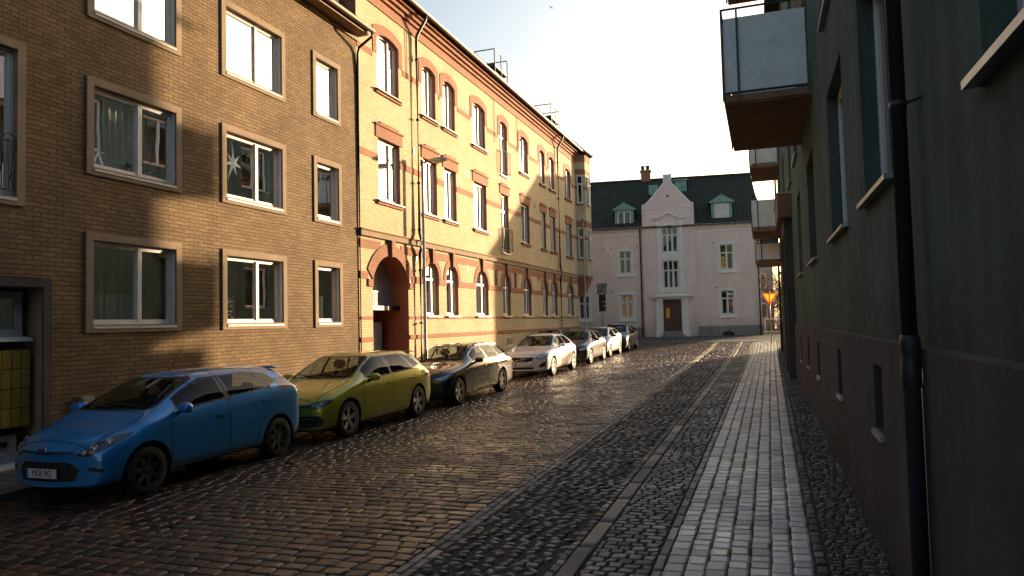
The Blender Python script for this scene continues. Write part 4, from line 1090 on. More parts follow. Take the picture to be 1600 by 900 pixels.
# roof with dormers, chimney
b = MB()
b.quad((-18, -.30, 7.92), (.25, -.30, 7.92), (.25, 5.5, 12.5), (-18, 5.5, 12.5)); b.quad((-18, 5.5, 12.5), (.25, 5.5, 12.5), (.25, 11.3, 7.9), (-18, 11.3, 7.9))
pr = b.build('roof', M['roof_tile'], pk, recalc=False)
b = MB(); b.tube([(-18, 5.5, 12.53), (.25, 5.5, 12.53)], .10, 8); b.build('ridge', M['roof_tile'], pr)
# small saddle roof behind the gable
b = MB(); b.quad((-8.1, 0, 9.55), (-6.25, -.1, 11.3), (-6.25, 4.4, 11.5), (-8.1, 1.9, 9.6)); b.quad((-4.45, 0, 9.55), (-6.25, -.1, 11.3), (-6.25, 4.4, 11.5), (-4.45, 1.9, 9.6)); b.build('gable_roof', M['roof_tile'], pr, recalc=False)
b = MB(); b.box(-7.6, -6.9, 3.6, 4.3, 10.9, 11.75); b.build('roof_hatch', M['copper_green'], pr)
b = MB(); b.box(-5.6, -4.7, 3.8, 4.8, 11.0, 12.0); b.box(-5.75, -4.55, 3.7, 4.9, 12.0, 12.12); b.build('roof_hatch', M['copper_green'], pr)
def dormer(u0, u1, v0, v1, vt, y, blind=False):
    e = .16
    b = MB(); b.box(u0, u1, y, y+3.0, v0, v1); b.poly([(u0-e, y-.12, v1), (u1+e, y-.12, v1), ((u0+u1)/2, y-.12, vt)])
    b.quad((u0-e, y-.12, v1), ((u0+u1)/2, y-.12, vt), ((u0+u1)/2, y+3.2, vt), (u0-e, y+3.2, v1)); b.quad((u1+e, y-.12, v1), ((u0+u1)/2, y-.12, vt), ((u0+u1)/2, y+3.2, vt), (u1+e, y+3.2, v1))
    b.box(u0-e, u1+e, y-.15, y+.0, v1-.10, v1-.002)
    d = b.build('dormer', M['copper_green'], pr, recalc=False)
    def FD(u, v, w): return (u, y-w, v)
    m_ = .20
    bb = MB(); fbox(bb, FD, u0+m_, u1-m_, v0+.06, v1-.16, .002, .04)
    if blind: bb.build('blind_window', M['white_sheet'], d)
    else:
        bb = MB(); a, c, lo, hi = u0+m_, u1-m_, v0+.08, v1-.16
        for (x0, x1, z0, z1) in ((a, a+.08, lo, hi), (c-.08, c, lo, hi), ((a+c)/2-.06, (a+c)/2+.06, lo, hi), (a, c, lo, lo+.07), (a, c, hi-.07, hi)): fbox(bb, FD, x0, x1, z0, z1, .002, .05)
        bb.build('dormer_window', M['white_wood'], d)
        bb = MB(); fbox(bb, FD, a+.08, c-.08, lo+.07, hi-.07, .003, .012); bb.build('dormer_glass', M['gloss_black'], d)
dormer(-10.1, -8.72, 8.12, 9.48, 9.95, .35); dormer(-3.15, -1.72, 8.35, 9.68, 10.2, .45, True); dormer(-14.6, -13.2, 8.12, 9.45, 9.9, .35)
b = MB(); b.box(-8.2, -7.45, 5.4, 6.1, 11.9, 13.35); b.box(-8.27, -7.38, 5.33, 6.17, 13.2, 13.32)
ch = b.build('chimney', M['red_brick'], pr)
for u in (-8.05, -7.65): b = MB(); b.tube([(u, 5.75, 13.35), (u, 5.75, 13.62)], .14, 10); b.tube([(u, 5.75, 13.66), (u, 5.75, 13.72)], .19, 10); b.build('chimney_pot', M['dark_metal'], ch)
for du in (-8.30, -.12):
    b = MB(); b.tube([(du, -.11, 7.9), (du, -.11, -.1)], .052, 8); b.build('downpipe', M['dark_metal'], pk)
for (u, v) in ((-11.0, 6.45), (-10.5, 6.45), (-8.6, 6.6), (-3.2, 6.6), (-3.1, 3.4), (-10.5, 3.3)):
    b = MB(); fbox(b, FK, u, u+.09, v, v+.09, .002, .03); b.build('wall_vent', M['dark_metal'], pk)
b = MB(); b.lathe([(0, .0), (.08, .0), (.08, .02), (0, .02)], lambda x, y, z: (-6.24+x, -.145-z, 10.2+y), 14); b.build('gable_vent', M['dark_metal'], pk)
# shop display in the upper right window
tg = MB(); 
for k in range(3):
    tg.lathe([(0, 0), (.11, 0), (.14, .14), (.09, .28), (0, .3)], lambda x, y, z, k=k: (-2.50+x, .22+y, 4.75+.31*k+z), 10)
o = tag(tg.build('vase', M['sign_yellow'], pk), None)

# ------------------------------------------------------------------ cars
def car_cage(P):
    L_, W, H = P['L'], P['W']/2, P['H']
    zb = P.get('zb', .19); xc, zc, xr, xe, ze, xt, zt = P['xc'], P['zc'], P['xr'], P['xe'], P['ze'], P['xt'], P['zt']
    zn, zbf, zbr, wr = P['zn'], P['zbf'], P['zbr'], P.get('wr', .70)*W
    def belt(x):
        t = min(1, max(0, (x-xc)/(xt-xc))); return zbf+(zbr-zbf)*t
    S = []
    def st(x, w, zb_, zbelt, zrail, wrail, ztop, wb=.965, sweep=0.0, top_dx=0.0, crown=.25):
        pts = [(0, zb_), (w*.82, zb_), (w*.965, zb_+.06), (w*.990, zb_+.38*(zbelt-zb_)), (w*1.004, zb_+.80*(zbelt-zb_)), (w*wb, zbelt), (wrail, zrail), (wrail*.58, ztop-(ztop-zrail)*crown), (0, ztop)]
        out = []
        for k, (a, z) in enumerate(pts):
            dx = sweep*(a/max(w, .01))**2 + (top_dx if k >= 6 else (top_dx*.5 if k == 5 else 0))
            out.append((a, x+dx, z))
        S.append(out)
    hh = P.get('hoodcurve', .5)
    # nose, hood
    st(-.02, W*.80, zb+.05, zn-.14, zn-.075, W*.60, zn-.05, sweep=.20, top_dx=.02)
    st(.06, W*.90, zb+.01, zn-.06, zn-.01, W*.66, zn+.02, sweep=.16, top_dx=.03)
    st(.30, W*.965, zb, zn+.02+(zbf-zn)*.12, zn+.05+(zc-zn)*.22, W*.72, zn+.075+(zc-zn)*.24, sweep=.08, wb=.94)
    st(.66, W*.995, zb, zn+(zbf-zn)*.50, zn+.02+(zc-zn)*.58, W*.75, zn+.045+(zc-zn)*.60, wb=.95)
    st(xc-.14, W, zb, zbf-.02, zc-.03, W*.80, zc-.005, wb=.955)
    st(xc+.06, W, zb, zbf, zc+.035, W*.80, zc+.065, sweep=.0, top_dx=.0)
    # windscreen
    wA = W*.80
    zrail_r = H-P.get('raildrop', .085)
    for f in (.36, .70):
        x = xc+.06+(xr-xc-.06)*f
        zr_ = zc+.035+(zrail_r-zc-.035)*(f+.05*math.sin(PI*f)); zt_ = zc+.065+(H-.035-zc-.065)*(f+.07*math.sin(PI*f))
        st(x, W, zb, belt(x), zr_, wA+(wr-wA)*f, zt_)
    st(xr, W, zb, belt(xr), zrail_r, wr, H-.03)
    st(xr+.22, W, zb, belt(xr+.22), H-P.get('raildrop', .085)+.02, wr, H-.005)
    st((xr+xe)/2+.1, W, zb, belt((xr+xe)/2+.1), H-.062, wr*1.0, H)
    st(xe-.25, W*.985, zb, belt(xe-.25), ze-.055+.25*(H-ze), wr*.97, ze+.3*(H-ze)+.004)
    st(xe, W*.97, zb+.01, belt(xe), ze-.065, wr*.92, ze)
    # rear glass and tail
    for f in (.45, ):
        x = xe+(xt-xe)*f
        st(x, W*(.97-.02*f), zb+.02, belt(x), ze-.065+(zt-ze+.02)*f, wr*(.92+.06*f), ze+(zt-ze)*f+.02)
    st(xt, W*.94, zb+.03, zbr-.03, zt-.05, W*.78, zt)
    st(xt+.08, W*.915, zb+.04, zbr-.08, zt-.11, W*.74, zt-.06, sweep=-.05)
    st(L_, W*.86, zb+.08, zt-.34, zt-.27, W*.66, zt-.24, sweep=-.10, top_dx=-.01)
    return S

def car_shell(P):
    S = car_cage(P); n = len(S); v = []; f = []
    idx = {}
    def V(p):
        v.append(p); return len(v)-1
    for i in range(n):
        for k in range(9):
            a, x, z = S[i][k]; y = x-P['L']/2
            if k in (0, 8): idx[i, k, 1] = idx[i, k, -1] = V((0, y, z))
            else:
                idx[i, k, 1] = V((a, y, z)); idx[i, k, -1] = V((-a, y, z))
    for i in range(n-1):
        for k in range(8):
            f.append((idx[i, k, 1], idx[i+1, k, 1], idx[i+1, k+1, 1], idx[i, k+1, 1]))
            f.append((idx[i, k+1, -1], idx[i+1, k+1, -1], idx[i+1, k, -1], idx[i, k, -1]))
    for i, sg in ((0, -1), (n-1, 1)):
        C = {}
        for k in range(1, 8):
            z = S[i][k][2]; x = S[i][8][1] if sg < 0 else max(p[1] for p in S[i])
            bul = P.get('bulge', .045)*math.sin(PI*min(1, max(0, (z-S[i][0][2])/(S[i][8][2]-S[i][0][2]))))
            x = x-bul-.02 if sg < 0 else x+bul*.9+.02
            C[k] = V((0, x-P['L']/2, z))
        C[0] = idx[i, 0, 1]; C[8] = idx[i, 8, 1]
        for s in (1, -1):
            for k in range(8):
                q = [idx[i, k, s], idx[i, k+1, s], C[k+1], C[k]]
                q = list(dict.fromkeys(q)); 
                if s*sg > 0: q.reverse()
                f.append(tuple(q))
    me = bpy.data.meshes.new('shell'); me.from_pydata(v, [], f); me.update()
    o = bpy.data.objects.new('shell', me); COL.objects.link(o)
    md = o.modifiers.new('s', 'SUBSURF'); md.levels = 3; md.render_levels = 3
    bpy.context.view_layer.update()
    m2 = bpy.data.meshes.new_from_object(o.evaluated_get(bpy.context.evaluated_depsgraph_get()))
    COL.objects.unlink(o); bpy.data.objects.remove(o)
    return m2

def inpoly(p, poly):
    c = False; j = len(poly)-1
    for i in range(len(poly)):
        (xi, yi), (xj, yj) = poly[i], poly[j]
        if (yi > p[1]) != (yj > p[1]) and p[0] < (xj-xi)*(p[1]-yi)/(yj-yi)+xi: c = not c
        j = i
    return c
def rpoly(pts, r=.03, n=3):
    """rounds the corners of a polygon"""
    out = []; m = len(pts)
    for i in range(m):
        p, a, c = Vector(pts[i]), Vector(pts[i-1]), Vector(pts[(i+1) % m])
        ri = min(r, (a-p).length*.45, (c-p).length*.45)
        s, e = p+(a-p).normalized()*ri, p+(c-p).normalized()*ri
        for k in range(n+1):
            t = k/n; q = s*(1-t)**2+p*2*t*(1-t)+e*t*t; out.append((q.x, q.y))
    return out
AX = {'side': (1, 2), 'front': (0, 2), 'top': (0, 1)}
def cutreg(bm, lay, poly, proj, cond, pid, over=False):
    ia, ib = AX[proj]
    xs = [p[0] for p in poly]; ys = [p[1] for p in poly]; x0, x1, y0, y1 = min(xs)-.002, max(xs)+.002, min(ys)-.002, max(ys)+.002
    fs = []
    for f in bm.faces:
        if f[lay] and not over: continue
        c = f.calc_center_median()
        if not cond(c, f.normal): continue
        a = [v.co[ia] for v in f.verts]; b_ = [v.co[ib] for v in f.verts]
        if max(a) < x0 or min(a) > x1 or max(b_) < y0 or min(b_) > y1: continue
        fs.append(f)
    m = len(poly)
    for i in range(m):
        p, q = poly[i], poly[(i+1) % m]
        no = [0, 0, 0]; no[ia] = q[1]-p[1]; no[ib] = -(q[0]-p[0])
        if abs(no[ia])+abs(no[ib]) < 1e-7: continue
        co = [0, 0, 0]; co[ia], co[ib] = p
        fs = [f for f in fs if f.is_valid]
        ge = set(fs)
        for f in fs: ge.update(f.edges); ge.update(f.verts)
        r = bmesh.ops.bisect_plane(bm, geom=list(ge), plane_co=co, plane_no=no, dist=1e-5)
        fs = [g for g in r['geom'] if isinstance(g, bmesh.types.BMFace)]
    res = []
    for f in fs:
        if f.is_valid:
            c = f.calc_center_median()
            if inpoly((c[ia], c[ib]), poly) and (over or not f[lay]): f[lay] = pid; res.append(f)
    return res

def make_car(P, label, cat='car', group='cars parked along the left kerb'):
    L_, W, H = P['L'], P['W']/2, P['H']; hl = L_/2
    paint = M[P['paint']]
    root = tag(empty(P.get('name', 'parked_car'), (0, 0, 0)), label, cat, group)
    bm = bmesh.new(); bm.from_mesh(car_shell(P)); lay = bm.faces.layers.int.new('pid'); bm.normal_update()
    Y = lambda x: x-hl
    R_ = P['R']; xf, xrw = P['fo'], P['fo']+P['wb']
    parts = {}
    # wheel arches
    for xw in (xf, xrw):
        poly = [(Y(xw)+(R_+.055)*math.cos(2*PI*k/28), R_+.01+(R_+.055)*math.sin(2*PI*k/28)) for k in range(28)]
        for s in (1, -1): cutreg(bm, lay, poly, 'side', lambda c, n, s=s: c.x*s > W*.42 and c.z < .95, 99)
    # glass
    xc, zc, xr, xe, ze, xt, zt = P['xc'], P['zc'], P['xr'], P['xe'], P['ze'], P['xt'], P['zt']
    wsb, wst = P.get('wsb', .74)*W, P.get('wst', .60)*W
    ws = rpoly([(-wsb, zc+.05), (wsb, zc+.05), (wst, H-.085), (-wst, H-.085)], .05)
    cutreg(bm, lay, ws, 'front', lambda c, n: Y(xc)-.2 < c.y < Y(xr)+.15 and n.z > .2 and n.y < -.05, 1)
    rw = rpoly([(-W*.66, zt+.03), (W*.66, zt+.03), (W*.50, ze-.085), (-W*.50, ze-.085)], .05)
    cutreg(bm, lay, rw, 'front', lambda c, n: c.y > Y(xe)-.05 and n.y > .15, 2)
    sw = P['side_windows']
    for i, wp in enumerate(sw):
        poly = rpoly([(Y(a), z) for a, z in wp], P.get('wrad', .035))
        for s in (1, -1):
            cutreg(bm, lay, poly, 'side', lambda c, n, s=s: c.x*s > W*.4 and n.x*s > .3, 10+i*2+(s > 0))
    # lamps, grilles and other pieces of the front
    nid = 30; pmap = {}
    for nm, mat, poly, where in P['front']:
        for s in ((1, -1) if where in ('pair',) else (0,)):
            pl = [(a*(s or 1), z) for a, z in poly]
            cutreg(bm, lay, pl, 'front', lambda c, n: c.y < Y(P.get('lampdepth', .95)) and n.y < .5, nid)
            pmap[nid] = (nm, mat); nid += 1
    for nm, mat, poly in P.get('rear', []):
        for s in (1, -1):
            cutreg(bm, lay, [(a*s, z) for a, z in poly], 'front', lambda c, n, s=s: c.y > Y(L_-P.get('rlampdepth', .6)) and c.x*s > 0 and (n.y > -.2), nid)
            pmap[nid] = (nm, mat); nid += 1
    for nm, mat, poly in P.get('flank', []):
        for s in (1, -1):
            cutreg(bm, lay, [(Y(a), z) for a, z in poly], 'side', lambda c, n, s=s: c.x*s > W*.5 and n.x*s > .15, nid)
            pmap[nid] = (nm, mat); nid += 1
    nd = 60; doors = {}
    for i, dp in enumerate(P['doors']):
        for s in (1, -1):
            cutreg(bm, lay, rpoly([(Y(a), z) for a, z in dp], .04), 'side', lambda c, n, s=s: c.x*s > W*.45 and n.x*s > .12, nd)
            doors[nd] = i; nd += 1
    # hood and tailgate as panels of their own
    hd = rpoly([(-W*.70, Y(.17)), (W*.70, Y(.17)), (W*.79, Y(xc-.02)), (-W*.79, Y(xc-.02))], .06)
    cutreg(bm, lay, hd, 'top', lambda c, n: n.z > .45 and c.y < Y(xc+.1) and c.z > P['zn']-.06, 90)
    bm.normal_update()
    # split the shell into one mesh per piece
    groups = {}
    for f in bm.faces: groups.setdefault(f[lay], []).append(f)
    def piece(pid, name, mats, parent, smooth=True):
        fs = groups.get(pid)
        if not fs: return None
        vm = {}; v = []; fl = []
        for f in fs:
            t = []
            for q in f.verts:
                if q not in vm: vm[q] = len(v); v.append(tuple(q.co))
                t.append(vm[q])
            fl.append(t)
        nf = len(fl); b = MB(); b.v = v; b.f = [tuple(t) for t in fl]; b.m = [0]*nf
        return b
    def seam(pids, wdt, off, b, m):
        """narrow dark joint along the outline of a piece"""
        ps = set(pids)
        for f in bm.faces:
            if f[lay] not in ps: continue
            for e in f.edges:
                lf = e.link_faces
                if len(lf) == 2 and (lf[0][lay] in ps) and (lf[1][lay] in ps): continue
                n_ = f.normal; d = (e.verts[1].co-e.verts[0].co)
                if d.length < 1e-6: continue
                t = n_.cross(d).normalized()*wdt
                o_ = n_*off
                a, c = e.verts[0].co, e.verts[1].co
                b.quad(a-t*.35+o_, c-t*.35+o_, c+t+o_, a+t+o_, m)
    b = piece(0, 'body', paint, root); 
    body = b.build('body', paint, root, smooth=True, recalc=False)
    for pid, i in doors.items():
        b = piece(pid, 'door', paint, root)
        if not b: continue
        seam([pid], .010, .0015, b, 1)
        d = b.build('door', [paint, M['black_plastic']], root, smooth=True, recalc=False)
        s = 1 if pid % 2 == 0 else -1
        dp = P['doors'][i]; hx = Y(max(p[0] for p in dp)-.20); hz = P.get('handle_z', P['zbf']-.13)+P.get('handle_rise', .05)*i
        best = min((f for f in groups[pid]), key=lambda f: (f.calc_center_median().y-hx)**2+(f.calc_center_median().z-hz)**2)
        c = best.calc_center_median()
        hb = MB(); hb.box(-.018, .022, -.085, .085, -.016, .016, T=lambda x, y, z: (c.x+s*(x+.012), c.y+y, c.z+z))
        hb.build('handle', paint if P.get('handle_paint', True) else M['black_plastic'], d, bevel=.008)
    b = piece(90, 'bonnet', paint, root)
    if b: seam([90], .010, .0015, b, 1); b.build('bonnet', [paint, M['black_plastic']], root, smooth=True, recalc=False)
    b = piece(1, 'windscreen', None, root)
    if b: seam([1], .028, .001, b, 1); b.build('windscreen', [M['car_glass'], M['black_plastic']], root, smooth=True, recalc=False)
    b = piece(2, 'rear_window', None, root)
    if b: seam([2], .02, .001, b, 1); b.build('rear_window', [M['car_glass'], M['black_plastic']], root, smooth=True, recalc=False)
    for i in range(len(sw)):
        for s in (0, 1):
            b = piece(10+i*2+s, 'side_window', None, root)
            if b: seam([10+i*2+s], .016, .001, b, 1); b.build('side_window', [M['car_glass'], M['chrome'] if P.get('chrome_trim') else M['gloss_black']], root, smooth=True, recalc=False)
    made = {}
    for pid, (nm, mat) in pmap.items():
        b = piece(pid, nm, None, root)
        if b:
            if nm in ('headlight', 'tail_light', 'fog_light'): seam([pid], .006, .001, b, 1)
            made.setdefault(nm, []).append(b.build(nm, [M[mat], M['black_plastic']], root, smooth=True, recalc=False))
    bm_tree = None
    from mathutils.bvhtree import BVHTree
    tree = BVHTree.FromBMesh(bm)
    def on_front(a, z, y0=-4):
        h = tree.ray_cast(Vector((a, y0, z)), Vector((0, 1, 0)))
        return (h[0], h[1]) if h[0] else (Vector((a, -hl, z)), Vector((0, -1, 0)))
    # lamp reflectors
    hs = made.get('headlight', [])
    for (a, z, r) in P.get('lenses', []):
        for s, par in zip((1, -1), hs+hs):
            p, n_ = on_front(a*s, z)
            hb = MB(); d = (n_+Vector((0, -1, 0))).normalized()
            u = d.cross(Vector((0, 0, 1))).normalized(); v_ = d.cross(u)
            hb.lathe([(r, .0005), (r*.96, .006), (r*.8, .008), (r*.72, .003), (r*.4, .012), (0, .016)], lambda x, y, z_, p=p, u=u, v_=v_, d=d: tuple(p+u*x+v_*y+d*z_), 16)
            hb.build('lens', M['lamp_clear'], par, smooth=True, recalc=False)
    # wheels
    for xw in (xf, xrw):
        for s in (1, -1):
            wx = (W-.125)*s; tw = P.get('tw', .20)
            T = lambda x, y, h, s=s, wx=wx, xw=xw: (wx+s*h, Y(xw)+x, R_+y)
            b = MB(); t2 = tw/2; rr = P.get('rim', .68)*R_
            b.lathe([(rr, -t2), (R_*.92, -t2), (R_*.985, -t2+.025), (R_, -t2+.05), (R_, t2-.05), (R_*.985, t2-.025), (R_*.93, t2), (rr, t2-.012)], T, 40)
            wh = b.build('wheel', M['rubber'], root, smooth=True)
            b = MB(); b.lathe([(rr, t2-.012), (rr*.95, t2-.018), (rr*.90, t2-.06), (rr*.86, -.02), (.07, -.03), (0, -.03)], T, 40)
            b.build('rim_barrel', M['dark_rim'], wh, smooth=True)
            b = MB(); ns = P.get('spokes', 5)
            for k in range(ns):
                for dd in ((-.14, .14) if P.get('twin', True) else (0,)):
                    a = 2*PI*k/ns+dd+.3; wd = P.get('spw', .022)
                    cs, sn = math.cos(a), math.sin(a)
                    def Q(r, t, h): return T(r*cs-t*sn, r*sn+t*cs, h)
                    vs = [Q(.03, -wd*1.3, t2-.03), Q(.03, wd*1.3, t2-.03), Q(rr*.93, wd, t2-.020), Q(rr*.93, -wd, t2-.020), Q(.03, -wd*1.3, t2-.07), Q(.03, wd*1.3, t2-.07), Q(rr*.93, wd, t2-.06), Q(rr*.93, -wd, t2-.06)]
                    b.add(vs, [(0, 1, 2, 3), (7, 6, 5, 4), (0, 3, 7, 4), (1, 5, 6, 2), (2, 6, 7, 3)])
            b.lathe([(rr*1.005, t2-.008), (rr*.955, t2-.008), (rr*.93, t2-.05)], T, 40); b.lathe([(.055, t2-.06), (.05, t2-.022), (0, t2-.018)], T, 16)
            b.build('rim', M[P.get('rim_mat', 'alloy')], wh, recalc=True)
            # arch liner
            b = MB(); ra = R_+.06
            b.lathe([(ra, .085), (ra, -.30), (0, -.30)], lambda x, y, h, s=s, wx=wx, xw=xw: (wx+s*h*1.0, Y(xw)+x, R_+.01+y), 28)
            b.v = [(q[0], q[1], max(q[2], P.get('zb', .19)-.01)) for q in b.v]
            b.build('wheel_well', M['black_plastic'], root, recalc=False)
    # cabin: tub, dashboard, steering wheel, seats
    b = MB(); wi = W*.86; y0, y1 = Y(xc-.05), Y(xt-.05); z0, z1 = .30, P['zbf']-.06
    b.quad((-wi, y0, z0), (wi, y0, z0), (wi, y1, z0), (-wi, y1, z0)); b.quad((-wi, y0, z0), (-wi, y1, z0), (-wi, y1, z1), (-wi, y0, z1)); b.quad((wi, y0, z0), (wi, y1, z0), (wi, y1, z1), (wi, y0, z1)); b.quad((-wi, y0, z0), (wi, y0, z0), (wi, y0, z1), (-wi, y0, z1)); b.quad((-wi, y1, z0), (wi, y1, z0), (wi, y1, z1), (-wi, y1, z1))
    b.build('cabin_floor', M['seat_cloth'], root, recalc=False)
    b = MB(); b.box(-wi, wi, Y(xc+.05), Y(xc+.62), z1-.25, zc-.02); b.build('dashboard', M['black_plastic'], root, bevel=.05)
    b = MB(); sc_ = Vector((W*.42, Y(xc+.80), zc-.03))
    b.tube([sc_+Vector((.18*math.cos(2*PI*k/20), .06*math.sin(2*PI*k/20), .17*math.sin(2*PI*k/20))) for k in range(21)], .016, 6, cap=False); b.tube([sc_, sc_+Vector((0, -.2, -.08))], .04, 8); b.box(sc_.x-.17, sc_.x+.17, sc_.y-.01, sc_.y+.01, sc_.z-.03, sc_.z+.03)
    b.build('steering_wheel', M['black_plastic'], root)
    xs_ = P.get('seat_x', xr+.28)
    for s in (1, -1):
        b = MB(); cx_ = W*.42*s
        b.box(cx_-.24, cx_+.24, Y(xs_-.52), Y(xs_), .38, .56)
        vs = [(cx_-.24, Y(xs_-.06), .5), (cx_+.24, Y(xs_-.06), .5), (cx_+.24, Y(xs_+.10), .5), (cx_-.24, Y(xs_+.10), .5), (cx_-.19, Y(xs_+.10), H-.40), (cx_+.19, Y(xs_+.10), H-.40), (cx_+.19, Y(xs_+.22), H-.40), (cx_-.19, Y(xs_+.22), H-.40)]
        b.add(vs, [(0, 1, 5, 4), (2, 3, 7, 6), (1, 2, 6, 5), (3, 0, 4, 7), (4, 5, 6, 7)])
        st_ = b.build('seat', M['seat_cloth'], root, bevel=.05)
        b = MB(); b.box(cx_-.13, cx_+.13, Y(xs_+.10), Y(xs_+.21), H-.36, H-.17); b.build('headrest', M['seat_cloth'], st_, bevel=.04, smooth=False)
    b = MB(); xb = min(xt-.45, xs_+.98); b.box(-wi+.05, wi-.05, Y(xb), Y(xb+.16), .45, H-.47)
    bs = b.build('seat', M['seat_cloth'], root, bevel=.05)
    for a in (-.36, .36): b = MB(); b.box(a-.12, a+.12, Y(xb+.03), Y(xb+.13), H-.46, H-.30); b.build('headrest', M['seat_cloth'], bs, bevel=.035)
    # mirrors
    mx_, mz = P.get('mirror', (xc+.42, P['zbf']+.075))
    for s in (1, -1):
        b = MB(); 
        prof = [(.0, 0), (.6, .02), (.92, .25), (1, .6), (.96, .95), (.88, 1.0), (0, 1.0)]
        b.lathe(prof, lambda x, y, h, s=s: (s*(W+.095)+(abs(x)**.8*(1 if x>0 else -1))*.118, Y(mx_)-.085+h*.12-.03*s*x, mz+(abs(y)**.75*(1 if y>0 else -1))*.070), 20)
        mr_ = b.build('mirror', paint if not P.get('black_mirror') else M['black_plastic'], root, smooth=True)
        b = MB(); b.tube([(s*(W-.06), Y(mx_)+.0, mz-.075), (s*(W+.03), Y(mx_)-.02, mz-.045)], .03, 8); b.build('mirror_arm', M['black_plastic'], mr_)
    # number plate
    if P.get('plate') is not None:
        pz, pyoff = P['plate_z'], 0
        p, n_ = on_front(P.get('plate_a', 0), pz)
        y_ = min(on_front(a, pz+dz)[0].y for a in (-.24, 0, .24) for dz in (-.05, .05))-.012
        b = MB(); b.box(-.26, .26, y_-.006, y_, pz-.055, pz+.055); plt = b.build('number_plate', M['plate_white'], root)
        b = MB(); b.box(-.258, -.218, y_-.008, y_-.0062, pz-.053, pz+.053); b.build('plate_band', M['plate_blue'], plt)
        if P['plate']:
            text_mesh('plate_text', P['plate'], .115, M['plate_ink'], plt, Matrix.Translation((.02, y_-.0075, pz)) @ Matrix.Rotation(PI/2, 4, 'X'), .001, xscale=.72)
    for kind, a, z, sx, sz, mat in P.get('badge', []):
        p, n_ = on_front(a, z); p = p+n_*.004
        b = MB()
        if kind == 'oval': b.lathe([(1, 0), (.96, .8), (.86, 1), (0, 1)], lambda x, y, h: (p.x+x*sx, p.y-h*.008, p.z+y*sz), 24)
        elif kind == 'ring': b.tube([(p.x+sx*math.cos(2*PI*k/20), p.y-.008, p.z+sz*math.sin(2*PI*k/20)) for k in range(21)], .008, 6, cap=False)
        elif kind == 'bar':
            prev = None
            for k in range(17):
                q_ = on_front(a-sx+2*sx*k/16, z)[0]
                cur = [(q_.x, q_.y-.008, q_.z-sz), (q_.x, q_.y-.008, q_.z+sz), (q_.x, q_.y+.01, q_.z+sz), (q_.x, q_.y+.01, q_.z-sz)]
                if prev and abs(prev[0][1]-cur[0][1]) < .08:
                    for j in range(4): b.quad(prev[j], cur[j], cur[(j+1) % 4], prev[(j+1) % 4])
                prev = cur
        elif kind == 'slash': b.tube([(p.x-sx, p.y-.005, p.z-sz), (p.x+sx, p.y-.005, p.z+sz)], .010, 6)
        b.build('badge' if kind != 'bar' else 'grille_bar', M[mat], root, smooth=kind != 'bar')
    # wipers, aerial
    b = MB()
    for (a0, a1) in ((.55, -.05), (0.0, -.52)):
        pts = []
        for k in range(7):
            a = a0+(a1-a0)*k/6; z = zc+.062+.045*k/6
            h = tree.ray_cast(Vector((a*W/.86, -4, z)), Vector((0, 1, 0)))
            if h[0]: pts.append(h[0]+h[1]*.012)
        if len(pts) > 2: b.tube(pts, .009, 5)
    if b.v: b.build('wiper', M['black_plastic'], root)
    if P.get('aerial'):
        ay, az_ = P['aerial']; h = tree.ray_cast(Vector((0, Y(ay), 3)), Vector((0, 0, -1)))
        b = MB(); p = h[0]; b.tube([p, p+Vector((0, .02, .02)), p+Vector((0, .28, .42))], [.012, .006, .003], 6); b.build('aerial', M['black_plastic'], root)
    if P.get('rails'):
        for s in (1, -1):
            pts = []
            for k in range(10):
                x = xr+.12+(xe-.2-xr)*k/9; h = tree.ray_cast(Vector((s*P.get('wr', .7)*W*.93, Y(x), 3)), Vector((0, 0, -1)))
                if h[0]: pts.append(h[0]+Vector((0, 0, .022 if 0 < k < 9 else .004)))
            b = MB(); b.tube(pts, .013, 8); b.build('roof_rail', M[P['rails']], root, smooth=True)
    if P.get('spoiler'):
        y0, w0 = P['spoiler'], P.get('wr', .7)*W*.88
        b = MB(); z_ = ze-.012
        vs = [(-w0, Y(xe-.12), z_-.012), (w0, Y(xe-.12), z_-.012), (w0*.96, Y(xe+y0), z_-.045), (-w0*.96, Y(xe+y0), z_-.045), (-w0, Y(xe-.12), z_+.012), (w0, Y(xe-.12), z_+.012), (w0*.96, Y(xe+y0), z_-.025), (-w0*.96, Y(xe+y0), z_-.025)]
        b.add(vs, [(0, 1, 2, 3), (4, 5, 6, 7), (0, 1, 5, 4), (1, 2, 6, 5), (2, 3, 7, 6), (3, 0, 4, 7)]); b.build('spoiler', paint, root, bevel=.01, smooth=True)
    bm.free()
    return root

